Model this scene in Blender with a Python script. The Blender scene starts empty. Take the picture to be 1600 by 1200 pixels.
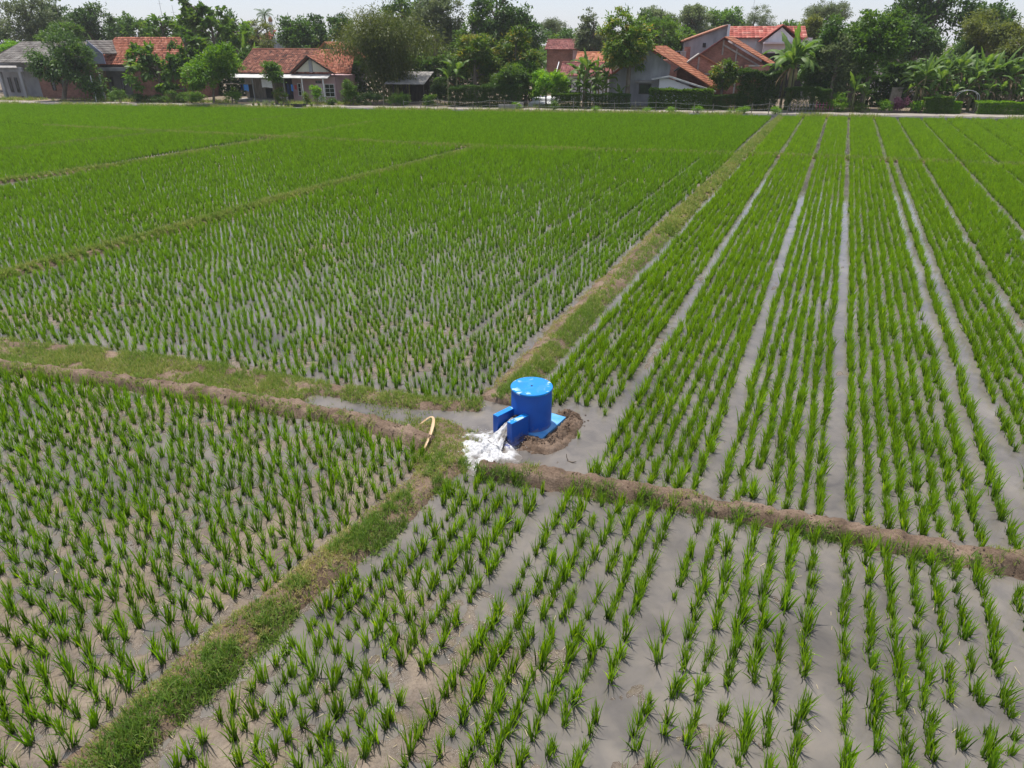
import bpy, bmesh, math, random
import numpy as np
from mathutils import Vector, Matrix

# ------------------------------------------------------------------ camera, sky, sun
sc = bpy.context.scene
col = sc.collection
rad = math.radians
CAM_H = 7.0
FPX = 1080.0                       # focal length in pixels of the 1600 px wide photograph
PITCH = math.atan(534.0 / FPX)
cam_d = bpy.data.cameras.new('camera')
cam_d.sensor_width = 36.0
cam_d.lens = 36.0 * FPX / 1600.0
cam_d.clip_start = 0.1
cam_d.clip_end = 3000.0
cam = bpy.data.objects.new('camera', cam_d)
col.objects.link(cam)
cam.location = (0, 0, CAM_H)
cam.rotation_euler = (math.pi / 2 - PITCH, 0, 0)
sc.camera = cam

SUN_EL, SUN_AZ = 74.0, -28.0       # azimuth from +Y towards +X
world = bpy.data.worlds.new('World')
sc.world = world
world.use_nodes = True
wt = world.node_tree
wt.nodes.clear()
sky = wt.nodes.new('ShaderNodeTexSky')
sky.sky_type = 'NISHITA'
sky.sun_disc = False
sky.sun_elevation = rad(SUN_EL)
sky.sun_rotation = rad(SUN_AZ)
sky.air_density = 1.0
sky.dust_density = 0.6
sky.ozone_density = 2.0
wb = wt.nodes.new('ShaderNodeBackground')
wb.inputs['Strength'].default_value = 0.112
wo = wt.nodes.new('ShaderNodeOutputWorld')
tn_ = wt.nodes.new('ShaderNodeMix'); tn_.data_type = 'RGBA'; tn_.blend_type = 'MULTIPLY'
tn_.inputs[0].default_value = 1.0; tn_.inputs[7].default_value = (0.97, 0.96, 1.1, 1)   # white balance of the whole sky
wt.links.new(sky.outputs[0], tn_.inputs[6])
veil = wt.nodes.new('ShaderNodeMix'); veil.data_type = 'RGBA'      # even white veil of tropical haze over the whole sky
veil.inputs[0].default_value = 0.46; veil.inputs[7].default_value = (7.2, 7.6, 8.6, 1)
wt.links.new(tn_.outputs[2], veil.inputs[6])
wt.links.new(veil.outputs[2], wb.inputs[0])
wt.links.new(wb.outputs[0], wo.inputs[0])

sun_d = bpy.data.lights.new('sun', 'SUN')
sun_d.energy = 5.0
sun_d.angle = rad(0.8)
sun_d.color = (1.0, 0.95, 0.87)
sun = bpy.data.objects.new('sun', sun_d)
col.objects.link(sun)
sv = Vector((math.sin(rad(SUN_AZ)) * math.cos(rad(SUN_EL)), math.cos(rad(SUN_AZ)) * math.cos(rad(SUN_EL)), math.sin(rad(SUN_EL))))
sun.rotation_euler = sv.to_track_quat('Z', 'Y').to_euler()
sun.location = (0, 0, 60)

sc.view_settings.view_transform = 'Standard'
sc.view_settings.look = 'None'
sc.view_settings.exposure = 0.12
sc.view_settings.gamma = 1.0
sc.view_settings.use_curve_mapping = False
try:
    sc.cycles.max_bounces = 6
    sc.cycles.diffuse_bounces = 3
    sc.cycles.transparent_max_bounces = 8
    sc.cycles.volume_bounces = 1
    sc.cycles.use_denoising = True
except Exception:
    pass

# ------------------------------------------------------------------ survey helpers
CP, SP = math.cos(PITCH), math.sin(PITCH)
def ray(px, py):
    x = px - 800.0; v = py - 600.0
    return (x, FPX * CP - v * SP, -(FPX * SP + v * CP))
def G(px, py, z=0.0):
    r = ray(px, py); k = (z - CAM_H) / r[2]
    return (r[0] * k, r[1] * k)
# paddy frame: u along the planted rows, v across them
ROW = math.atan2(530.0, FPX / CP)
DU = (math.sin(ROW), math.cos(ROW)); DV = (math.cos(ROW), -math.sin(ROW))
O2 = G(830, 672)
def W2(u, v):
    return (O2[0] + u * DU[0] + v * DV[0], O2[1] + u * DU[1] + v * DV[1])
def UV(x, y):
    a, b = x - O2[0], y - O2[1]
    return (a * DU[0] + b * DU[1], a * DV[0] + b * DV[1])
# village frame: s along the lane, t away from the paddies
R0 = (0.0, 81.35); RD = (0.986, -0.1665); RQ = (0.1665, 0.986)
VROT = math.atan2(RD[1], RD[0])
def V(s, t, z=0.0):
    return (R0[0] + s * RD[0] + t * RQ[0], R0[1] + s * RD[1] + t * RQ[1], z)
def P(px, py, t):
    r = ray(px, py)
    k = (t + R0[0] * RQ[0] + R0[1] * RQ[1]) / (r[0] * RQ[0] + r[1] * RQ[1])
    x, y = r[0] * k, r[1] * k
    return ((x - R0[0]) * RD[0] + (y - R0[1]) * RD[1], CAM_H + r[2] * k)

# ------------------------------------------------------------------ noise
class Noise2:
    def __init__(self, seed):
        self.g = np.random.RandomState(seed).rand(256, 256)
    def n(self, x, y):
        x = np.asarray(x, float); y = np.asarray(y, float)
        xi = np.floor(x).astype(int); yi = np.floor(y).astype(int)
        fx = x - xi; fy = y - yi
        fx = fx * fx * (3 - 2 * fx); fy = fy * fy * (3 - 2 * fy)
        g = self.g
        a = g[xi % 256, yi % 256]; b = g[(xi + 1) % 256, yi % 256]
        c = g[xi % 256, (yi + 1) % 256]; d = g[(xi + 1) % 256, (yi + 1) % 256]
        return (a * (1 - fx) + b * fx) * (1 - fy) + (c * (1 - fx) + d * fx) * fy
    def fbm(self, x, y, o=4):
        r = 0; a = 1; t = 0
        for i in range(o):
            r = r + a * self.n(np.asarray(x) * 2 ** i + 17.3 * i, np.asarray(y) * 2 ** i + 5.1 * i); t += a; a *= 0.5
        return r / t
NZ = Noise2(7)

# ------------------------------------------------------------------ materials
MATS = {}
def ramp(nt, fac, stops):
    r = nt.nodes.new('ShaderNodeValToRGB')
    els = r.color_ramp.elements
    while len(els) < len(stops): els.new(0.5)
    for e, (p, c) in zip(els, stops):
        e.position = p; e.color = (c[0], c[1], c[2], 1)
    nt.links.new(fac, r.inputs[0])
    return r.outputs[0]
def noise(nt, scale, detail=4, rough=0.55, coord='Object', dist=0.0, stretch=None):
    tc = nt.nodes.new('ShaderNodeTexCoord')
    src = tc.outputs[coord]
    if stretch:
        mp = nt.nodes.new('ShaderNodeMapping'); mp.inputs['Scale'].default_value = stretch
        nt.links.new(src, mp.inputs[0]); src = mp.outputs[0]
    n = nt.nodes.new('ShaderNodeTexNoise')
    n.inputs['Scale'].default_value = scale; n.inputs['Detail'].default_value = detail
    n.inputs['Roughness'].default_value = rough; n.inputs['Distortion'].default_value = dist
    nt.links.new(src, n.inputs['Vector'])
    return n.outputs[0]
def base(name, rough=0.85, spec=0.3):
    m = bpy.data.materials.new(name); m.use_nodes = True
    nt = m.node_tree; b = nt.nodes['Principled BSDF']
    b.inputs['Roughness'].default_value = rough
    b.inputs['Specular IOR Level'].default_value = spec
    MATS[name] = m
    return m, nt, b
def bump(nt, b, h, strength, dist):
    bp = nt.nodes.new('ShaderNodeBump'); bp.inputs['Strength'].default_value = strength
    bp.inputs['Distance'].default_value = dist
    nt.links.new(h, bp.inputs['Height']); nt.links.new(bp.outputs[0], b.inputs['Normal'])
def noisy(name, stops, scale=6.0, rough=0.85, spec=0.3, detail=5, bs=0.0, bd=0.01, bscale=None, coord='Object', stretch=None):
    m, nt, b = base(name, rough, spec)
    f = noise(nt, scale, detail, coord=coord, stretch=stretch)
    nt.links.new(ramp(nt, f, stops), b.inputs['Base Color'])
    if bs: bump(nt, b, noise(nt, bscale or scale * 4, 5, coord=coord), bs, bd)
    return m
def mixc(nt, fac, a, b, mode='MIX'):
    x = nt.nodes.new('ShaderNodeMix'); x.data_type = 'RGBA'; x.blend_type = mode
    for sock, val in ((x.inputs[0], fac), (x.inputs[6], a), (x.inputs[7], b)):
        if hasattr(val, 'is_output') or hasattr(val, 'links'): nt.links.new(val, sock)
        else: sock.default_value = val if isinstance(val, (int, float)) else (*val, 1)
    return x.outputs[2]
def leafmat(name, c0, c1, c2, trans=0.35, rough=0.5, spec=0.35):
    # each leaf carries a random 'tint'; colours run from c0 to c2, rice has root shade painted in
    m, nt, b = base(name, rough, spec)
    at = nt.nodes.new('ShaderNodeAttribute'); at.attribute_name = 'tint'
    oi = nt.nodes.new('ShaderNodeObjectInfo')
    c = ramp(nt, at.outputs['Fac'], [(0.0, c0), (0.5, c1), (1.0, c2)])
    hs = nt.nodes.new('ShaderNodeHueSaturation')
    mr = nt.nodes.new('ShaderNodeMapRange'); mr.inputs[3].default_value = 0.8; mr.inputs[4].default_value = 1.2
    nt.links.new(oi.outputs['Random'], mr.inputs[0]); nt.links.new(mr.outputs[0], hs.inputs['Value'])
    nt.links.new(c, hs.inputs['Color'])
    nt.links.new(hs.outputs[0], b.inputs['Base Color'])
    tr = nt.nodes.new('ShaderNodeBsdfTranslucent')
    hs2 = nt.nodes.new('ShaderNodeHueSaturation'); hs2.inputs['Value'].default_value = 1.4; hs2.inputs['Saturation'].default_value = 1.1
    hs2.inputs['Hue'].default_value = 0.488
    nt.links.new(hs.outputs[0], hs2.inputs['Color']); nt.links.new(hs2.outputs[0], tr.inputs[0])
    mx = nt.nodes.new('ShaderNodeMixShader'); mx.inputs[0].default_value = trans
    out = nt.nodes['Material Output']
    nt.links.new(b.outputs[0], mx.inputs[1]); nt.links.new(tr.outputs[0], mx.inputs[2]); nt.links.new(mx.outputs[0], out.inputs[0])
    return m

# water: silty, nearly opaque, smooth surface
def make_water():
    m, nt, b = base('silty_water', 0.015, 0.5)
    b.inputs['IOR'].default_value = 1.333
    f = noise(nt, 0.55, 6, 0.6, dist=0.6)
    c = ramp(nt, f, [(0.3, (0.1, 0.091, 0.082)), (0.48, (0.15, 0.135, 0.12)), (0.7, (0.2, 0.18, 0.158))])
    f2 = noise(nt, 2.6, 4, 0.55, dist=0.8)
    c2 = ramp(nt, f2, [(0.35, (0.84, 0.85, 0.88)), (0.52, (1.0, 1.0, 1.0)), (0.72, (1.12, 1.1, 1.07))])
    nt.links.new(mixc(nt, 1.0, c, c2, 'MULTIPLY'), b.inputs['Base Color'])
    bump(nt, b, noise(nt, 7.0, 3, 0.5), 0.02, 0.02)
make_water()
def make_mud():
    m, nt, b = base('wet_mud', 0.5, 0.4)
    c = ramp(nt, noise(nt, 1.3, 6, 0.6), [(0.3, (0.14, 0.105, 0.08)), (0.5, (0.21, 0.163, 0.124)), (0.72, (0.28, 0.225, 0.172))])
    c2 = ramp(nt, noise(nt, 26.0, 5, 0.7), [(0.3, (0.6, 0.58, 0.55)), (0.55, (1, 1, 1)), (0.8, (1.12, 1.1, 1.08))])
    c3 = mixc(nt, 1.0, c, c2, 'MULTIPLY')
    # algae film, olive patches with their own outline
    a = ramp(nt, noise(nt, 2.1, 4, 0.55, dist=0.4), [(0.56, (0, 0, 0)), (0.68, (0.55, 0.55, 0.55))])
    c4 = mixc(nt, a, c3, (0.19, 0.15, 0.065))
    # soaked mud just above the water line is darker than mud that stands clear of it
    ge = nt.nodes.new('ShaderNodeNewGeometry'); sp = nt.nodes.new('ShaderNodeSeparateXYZ'); nt.links.new(ge.outputs['Position'], sp.inputs[0])
    mr = nt.nodes.new('ShaderNodeMapRange'); mr.inputs[1].default_value = 0.0; mr.inputs[2].default_value = 0.02; nt.links.new(sp.outputs[2], mr.inputs[0])
    c5 = mixc(nt, mr.outputs[0], (0.66, 0.68, 0.72), (1.0, 1.0, 1.0))
    nt.links.new(mixc(nt, 1.0, c4, c5, 'MULTIPLY'), b.inputs['Base Color'])
    rr_ = nt.nodes.new('ShaderNodeMapRange'); rr_.inputs[1].default_value = 0.0; rr_.inputs[2].default_value = 0.015; rr_.inputs[3].default_value = 0.15; rr_.inputs[4].default_value = 0.6
    nt.links.new(sp.outputs[2], rr_.inputs[0]); nt.links.new(rr_.outputs[0], b.inputs['Roughness'])
    bump(nt, b, noise(nt, 30.0, 6, 0.7), 0.7, 0.025)
make_mud()
def make_earth(name, k=1.0):
    m, nt, b = base(name, 0.92, 0.2)
    c = ramp(nt, noise(nt, 1.7, 6, 0.6), [(0.28, (0.11 * k, 0.075 * k, 0.052 * k)), (0.48, (0.20 * k, 0.14 * k, 0.10 * k)), (0.7, (0.32 * k, 0.235 * k, 0.175 * k))])
    c2 = ramp(nt, noise(nt, 22.0, 6, 0.75), [(0.3, (0.5, 0.48, 0.46)), (0.55, (1, 1, 1)), (0.8, (1.25, 1.2, 1.12))])
    nt.links.new(mixc(nt, 1.0, c, c2, 'MULTIPLY'), b.inputs['Base Color'])
    bump(nt, b, noise(nt, 28.0, 6, 0.75), 0.9, 0.03)
make_earth('bank_earth', 0.92)
make_earth('heap_earth', 0.9)
noisy('ground_soil', [(0.3, (0.09, 0.08, 0.05)), (0.6, (0.16, 0.13, 0.08)), (0.8, (0.12, 0.13, 0.05))], 0.35)
noisy('yard_soil', [(0.3, (0.11, 0.085, 0.06)), (0.5, (0.2, 0.155, 0.11)), (0.75, (0.30, 0.24, 0.18))], 0.6, bs=0.4, bd=0.03, bscale=6)
noisy('lane_concrete', [(0.3, (0.2, 0.175, 0.145)), (0.55, (0.31, 0.275, 0.235)), (0.8, (0.4, 0.365, 0.32))], 0.9, bs=0.2, bscale=18)
noisy('old_concrete', [(0.3, (0.2, 0.19, 0.175)), (0.55, (0.32, 0.3, 0.28)), (0.8, (0.42, 0.4, 0.37))], 2.2, bs=0.25, bscale=20)
noisy('grey_render', [(0.28, (0.17, 0.17, 0.18)), (0.5, (0.28, 0.28, 0.29)), (0.75, (0.4, 0.4, 0.41))], 0.8, bs=0.1, stretch=(1, 1, 0.45))
noisy('dark_render', [(0.3, (0.1, 0.1, 0.1)), (0.7, (0.18, 0.175, 0.17))], 1.0)
noisy('white_render', [(0.3, (0.5, 0.5, 0.5)), (0.5, (0.68, 0.68, 0.69)), (0.8, (0.76, 0.76, 0.77))], 0.7, stretch=(1, 1, 0.4))
noisy('cream_render', [(0.3, (0.5, 0.48, 0.38)), (0.7, (0.66, 0.63, 0.52))], 0.8)
noisy('pink_render', [(0.3, (0.42, 0.27, 0.28)), (0.6, (0.54, 0.36, 0.37)), (0.8, (0.6, 0.44, 0.44))], 0.7)
noisy('pale_pink_render', [(0.3, (0.6, 0.5, 0.5)), (0.7, (0.74, 0.66, 0.66))], 0.6)
noisy('lilac_render', [(0.3, (0.32, 0.32, 0.46)), (0.7, (0.42, 0.42, 0.56))], 0.8)
noisy('white_paint', [(0.3, (0.7, 0.7, 0.7)), (0.7, (0.82, 0.82, 0.81))], 3, rough=0.5)
noisy('dark_wood', [(0.3, (0.03, 0.022, 0.018)), (0.7, (0.075, 0.055, 0.045))], 4, stretch=(1, 1, 0.2))
noisy('weathered_wood', [(0.3, (0.15, 0.125, 0.1)), (0.7, (0.3, 0.26, 0.215))], 6, stretch=(1, 1, 0.15))
noisy('bark', [(0.3, (0.07, 0.055, 0.04)), (0.5, (0.15, 0.12, 0.09)), (0.75, (0.27, 0.23, 0.18))], 5, bs=0.6, bd=0.03, stretch=(1, 1, 0.25))
noisy('banana_stem', [(0.3, (0.12, 0.1, 0.05)), (0.5, (0.2, 0.2, 0.09)), (0.75, (0.3, 0.25, 0.15))], 5, stretch=(1, 1, 0.2))
noisy('bamboo_culm', [(0.3, (0.13, 0.13, 0.04)), (0.7, (0.3, 0.27, 0.1))], 3)
noisy('rust_metal', [(0.35, (0.1, 0.06, 0.05)), (0.7, (0.3, 0.14, 0.1))], 5, rough=0.7)
noisy('grey_metal', [(0.3, (0.3, 0.3, 0.3)), (0.7, (0.5, 0.5, 0.5))], 4, rough=0.5)
noisy('sheet_roof', [(0.3, (0.38, 0.37, 0.36)), (0.5, (0.55, 0.54, 0.52)), (0.8, (0.66, 0.65, 0.63))], 1.6, rough=0.6, stretch=(1, 0.3, 1))
noisy('dry_leaf', [(0.3, (0.42, 0.28, 0.15)), (0.55, (0.62, 0.45, 0.28)), (0.8, (0.72, 0.58, 0.4))], 6, rough=0.7, stretch=(4, 0.6, 1))
noisy('straw', [(0.3, (0.42, 0.34, 0.18)), (0.7, (0.62, 0.53, 0.32))], 3)
noisy('cloth_blue', [(0.3, (0.05, 0.2, 0.6)), (0.7, (0.1, 0.32, 0.75))], 2)
noisy('cloth_navy', [(0.3, (0.02, 0.03, 0.09)), (0.7, (0.04, 0.06, 0.16))], 2)
noisy('cloth_red', [(0.3, (0.35, 0.03, 0.04)), (0.7, (0.5, 0.06, 0.07))], 2)
noisy('cloth_white', [(0.3, (0.6, 0.6, 0.62)), (0.7, (0.75, 0.75, 0.76))], 2)
noisy('terracotta', [(0.3, (0.3, 0.13, 0.08)), (0.7, (0.42, 0.2, 0.12))], 4)
noisy('pot_plastic', [(0.3, (0.02, 0.02, 0.02)), (0.7, (0.05, 0.05, 0.05))], 4)
noisy('magenta_paint', [(0.3, (0.3, 0.03, 0.12)), (0.7, (0.42, 0.08, 0.2))], 3)
m, nt, b = base('dark_glass', 0.08, 0.5); nt.links.new(ramp(nt, noise(nt, 1.5), [(0.3, (0.012, 0.014, 0.016)), (0.7, (0.03, 0.035, 0.04))]), b.inputs['Base Color'])
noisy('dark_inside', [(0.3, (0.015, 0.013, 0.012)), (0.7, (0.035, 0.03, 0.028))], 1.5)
def make_brick(name, k=1.0):
    m, nt, b = base(name, 0.9, 0.2)
    tc = nt.nodes.new('ShaderNodeTexCoord'); sp = nt.nodes.new('ShaderNodeSeparateXYZ'); cb = nt.nodes.new('ShaderNodeCombineXYZ')
    ad = nt.nodes.new('ShaderNodeMath'); ad.operation = 'ADD'
    nt.links.new(tc.outputs['Object'], sp.inputs[0])
    nt.links.new(sp.outputs[0], ad.inputs[0]); nt.links.new(sp.outputs[1], ad.inputs[1])
    nt.links.new(ad.outputs[0], cb.inputs[0]); nt.links.new(sp.outputs[2], cb.inputs[1])
    br = nt.nodes.new('ShaderNodeTexBrick')
    br.inputs['Color1'].default_value = (0.22 * k, 0.075 * k, 0.05 * k, 1); br.inputs['Color2'].default_value = (0.36 * k, 0.14 * k, 0.095 * k, 1)
    br.inputs['Mortar'].default_value = (0.27, 0.23, 0.2, 1); br.inputs['Scale'].default_value = 1.0
    br.inputs['Mortar Size'].default_value = 0.012; br.inputs['Brick Width'].default_value = 0.24; br.inputs['Row Height'].default_value = 0.075
    nt.links.new(cb.outputs[0], br.inputs[0])
    c2 = ramp(nt, noise(nt, 0.9, 5), [(0.3, (0.65, 0.62, 0.6)), (0.7, (1.15, 1.1, 1.1))])
    nt.links.new(mixc(nt, 1.0, br.outputs[0], c2, 'MULTIPLY'), b.inputs['Base Color'])
    bump(nt, b, br.outputs['Fac'], -0.4, 0.01)
make_brick('red_brick'); make_brick('orange_brick', 1.25)
def tilemat(name, c0, c1, c2):
    m, nt, b = base(name, 0.85, 0.25)
    at = nt.nodes.new('ShaderNodeAttribute'); at.attribute_name = 'tint'
    c = ramp(nt, at.outputs['Fac'], [(0.0, c0), (0.5, c1), (1.0, c2)])
    d = ramp(nt, noise(nt, 0.8, 6, 0.65), [(0.3, (0.6, 0.55, 0.55)), (0.5, (1, 1, 1)), (0.75, (1.15, 1.12, 1.08))])
    nt.links.new(mixc(nt, 1.0, c, d, 'MULTIPLY'), b.inputs['Base Color'])
tilemat('old_tiles', (0.07, 0.035, 0.028), (0.2, 0.072, 0.047), (0.4, 0.18, 0.12))
tilemat('red_tiles', (0.14, 0.05, 0.035), (0.36, 0.12, 0.07), (0.52, 0.24, 0.16))
tilemat('orange_tiles', (0.25, 0.09, 0.05), (0.47, 0.17, 0.09), (0.58, 0.29, 0.17))
tilemat('maroon_tiles', (0.13, 0.05, 0.05), (0.27, 0.095, 0.085), (0.36, 0.17, 0.15))
tilemat('grey_tiles', (0.13, 0.115, 0.1), (0.22, 0.2, 0.18), (0.3, 0.28, 0.25))
tilemat('metal_tiles', (0.26, 0.065, 0.05), (0.4, 0.105, 0.08), (0.52, 0.24, 0.19))
def bluepaint(name, k=1.0):
    m, nt, b = base(name, 0.42, 0.45)
    c = ramp(nt, noise(nt, 3.0, 5), [(0.3, (0.002 * k, 0.066 * k, 0.35 * k)), (0.7, (0.003 * k, 0.088 * k, 0.43 * k))])
    w = ramp(nt, noise(nt, 5.5, 6, 0.7), [(0.63, (0, 0, 0)), (0.72, (0.35, 0.35, 0.35))])
    c = mixc(nt, w, c, (0.12, 0.24, 0.5))
    # dried silt splashed up from the foot
    ge = nt.nodes.new('ShaderNodeNewGeometry'); sp = nt.nodes.new('ShaderNodeSeparateXYZ'); nt.links.new(ge.outputs['Position'], sp.inputs[0])
    mr = nt.nodes.new('ShaderNodeMapRange'); mr.inputs[1].default_value = 0.05; mr.inputs[2].default_value = 0.32; mr.inputs[3].default_value = 0.34; mr.inputs[4].default_value = -0.1
    nt.links.new(sp.outputs[2], mr.inputs[0])
    sm = nt.nodes.new('ShaderNodeMath'); sm.operation = 'ADD'; nt.links.new(mr.outputs[0], sm.inputs[0]); nt.links.new(noise(nt, 14, 6, 0.7), sm.inputs[1])
    sl = ramp(nt, sm.outputs[0], [(0.62, (0, 0, 0)), (0.8, (0.55, 0.55, 0.55))])
    nt.links.new(mixc(nt, sl, c, (0.24, 0.2, 0.165)), b.inputs['Base Color'])
    bump(nt, b, noise(nt, 40, 4), 0.15, 0.004)
bluepaint('blue_paint')
def lidpaint():
    m, nt, b = base('lid_paint', 0.4, 0.5)
    c = ramp(nt, noise(nt, 4.0, 5), [(0.3, (0.003, 0.19, 0.56)), (0.7, (0.005, 0.235, 0.64))])
    w = ramp(nt, noise(nt, 6.0, 3, 0.5, dist=0.3), [(0.55, (0, 0, 0)), (0.6, (0.75, 0.75, 0.75))])
    # paint worn off in chips near the rim
    tc = nt.nodes.new('ShaderNodeTexCoord'); mp = nt.nodes.new('ShaderNodeMapping'); mp.inputs['Scale'].default_value = (1, 1, 0)
    ln_ = nt.nodes.new('ShaderNodeVectorMath'); ln_.operation = 'LENGTH'
    nt.links.new(tc.outputs['Object'], mp.inputs[0]); nt.links.new(mp.outputs[0], ln_.inputs[0])
    rim = ramp(nt, ln_.outputs['Value'], [(0.26, (0.05, 0.05, 0.05)), (0.36, (1, 1, 1))])
    w = mixc(nt, 1.0, w, rim, 'MULTIPLY')
    nt.links.new(mixc(nt, w, c, (0.5, 0.68, 0.84)), b.inputs['Base Color'])
    bump(nt, b, noise(nt, 30, 4), 0.1, 0.004)
lidpaint()
noisy('slab_paint', [(0.3, (0.04, 0.25, 0.58)), (0.5, (0.09, 0.33, 0.65)), (0.75, (0.22, 0.46, 0.7))], 4.0, rough=0.6, bs=0.2)
def foam():
    m, nt, b = base('foam', 0.35, 0.5)
    b.inputs['IOR'].default_value = 1.333
    at = nt.nodes.new('ShaderNodeAttribute'); at.attribute_name = 'tint'
    nt.links.new(ramp(nt, at.outputs['Fac'], [(0.0, (0.17, 0.152, 0.135)), (0.3, (0.26, 0.245, 0.232)), (0.6, (0.42, 0.41, 0.405)), (1.0, (0.64, 0.64, 0.645))]), b.inputs['Base Color'])
    bump(nt, b, noise(nt, 45, 5, 0.7), 0.7, 0.03)
foam()
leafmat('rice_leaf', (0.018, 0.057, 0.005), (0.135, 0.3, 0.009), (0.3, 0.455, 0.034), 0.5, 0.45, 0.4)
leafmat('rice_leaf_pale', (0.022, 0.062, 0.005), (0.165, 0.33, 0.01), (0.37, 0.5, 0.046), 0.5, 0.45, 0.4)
leafmat('grass_leaf', (0.065, 0.145, 0.02), (0.165, 0.265, 0.045), (0.42, 0.37, 0.15), 0.43, 0.6, 0.3)
leafmat('foliage_dark', (0.033, 0.074, 0.016), (0.059, 0.126, 0.022), (0.115, 0.194, 0.035), 0.38)
leafmat('foliage_mid', (0.049, 0.111, 0.017), (0.090, 0.185, 0.024), (0.196, 0.283, 0.043), 0.43)
leafmat('foliage_bright', (0.073, 0.179, 0.018), (0.147, 0.311, 0.026), (0.326, 0.461, 0.054), 0.48)
leafmat('foliage_olive', (0.06, 0.085, 0.018), (0.13, 0.165, 0.03), (0.23, 0.25, 0.055), 0.42)
leafmat('foliage_bamboo', (0.055, 0.085, 0.016), (0.11, 0.15, 0.026), (0.2, 0.22, 0.06), 0.42)
leafmat('foliage_grey', (0.090, 0.126, 0.054), (0.138, 0.185, 0.073), (0.229, 0.268, 0.110), 0.38)
leafmat('foliage_flush', (0.058, 0.119, 0.017), (0.106, 0.194, 0.024), (0.392, 0.297, 0.060), 0.43)
leafmat('foliage_purple', (0.145, 0.043, 0.087), (0.290, 0.109, 0.174), (0.435, 0.246, 0.290), 0.38)
leafmat('banana_leaf', (0.045, 0.105, 0.015), (0.095, 0.18, 0.028), (0.2, 0.29, 0.06), 0.42, 0.5, 0.35)
leafmat('banana_dead', (0.12, 0.08, 0.04), (0.24, 0.16, 0.09), (0.36, 0.27, 0.16), 0.2, 0.8, 0.2)
M = MATS

# ------------------------------------------------------------------ mesh helpers
def setp(o, label=None, cat=None, group=None, kind=None):
    if label: o['label'] = label
    if cat: o['category'] = cat
    if group: o['group'] = group
    if kind: o['kind'] = kind
    return o
def link(name, me, mat, parent=None):
    o = bpy.data.objects.new(name, me); col.objects.link(o)
    if mat is not None and not me.materials: me.materials.append(M[mat] if isinstance(mat, str) else mat)
    if parent is not None: o.parent = parent
    return o
def empty(name, loc=(0, 0, 0), rz=0.0, label=None, cat=None, group=None):
    o = bpy.data.objects.new(name, None); col.objects.link(o)
    o.empty_display_size = 0.2
    o.location = loc; o.rotation_euler = (0, 0, rz)
    return setp(o, label, cat, group)
def np_mesh(name, verts, quads=None, tris=None, tint=None, smooth=False):
    me = bpy.data.meshes.new(name)
    verts = np.asarray(verts, np.float32)
    q = np.zeros((0, 4), np.int32) if quads is None else np.asarray(quads, np.int32)
    t = np.zeros((0, 3), np.int32) if tris is None else np.asarray(tris, np.int32)
    me.vertices.add(len(verts)); me.vertices.foreach_set('co', verts.ravel())
    nl = q.size + t.size; npoly = len(q) + len(t)
    me.loops.add(nl); me.polygons.add(npoly)
    me.loops.foreach_set('vertex_index', np.concatenate([q.ravel(), t.ravel()]))
    starts = np.concatenate([np.arange(len(q)) * 4, q.size + np.arange(len(t)) * 3]).astype(np.int32)
    me.polygons.foreach_set('loop_start', starts)
    if smooth: me.polygons.foreach_set('use_smooth', np.ones(npoly, bool))
    me.update(calc_edges=True)
    if tint is not None:
        tint = np.asarray(tint, np.float32)
        dom = 'FACE' if len(tint) == npoly else 'POINT'
        a = me.attributes.new('tint', 'FLOAT', dom); a.data.foreach_set('value', tint)
    return me
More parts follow.
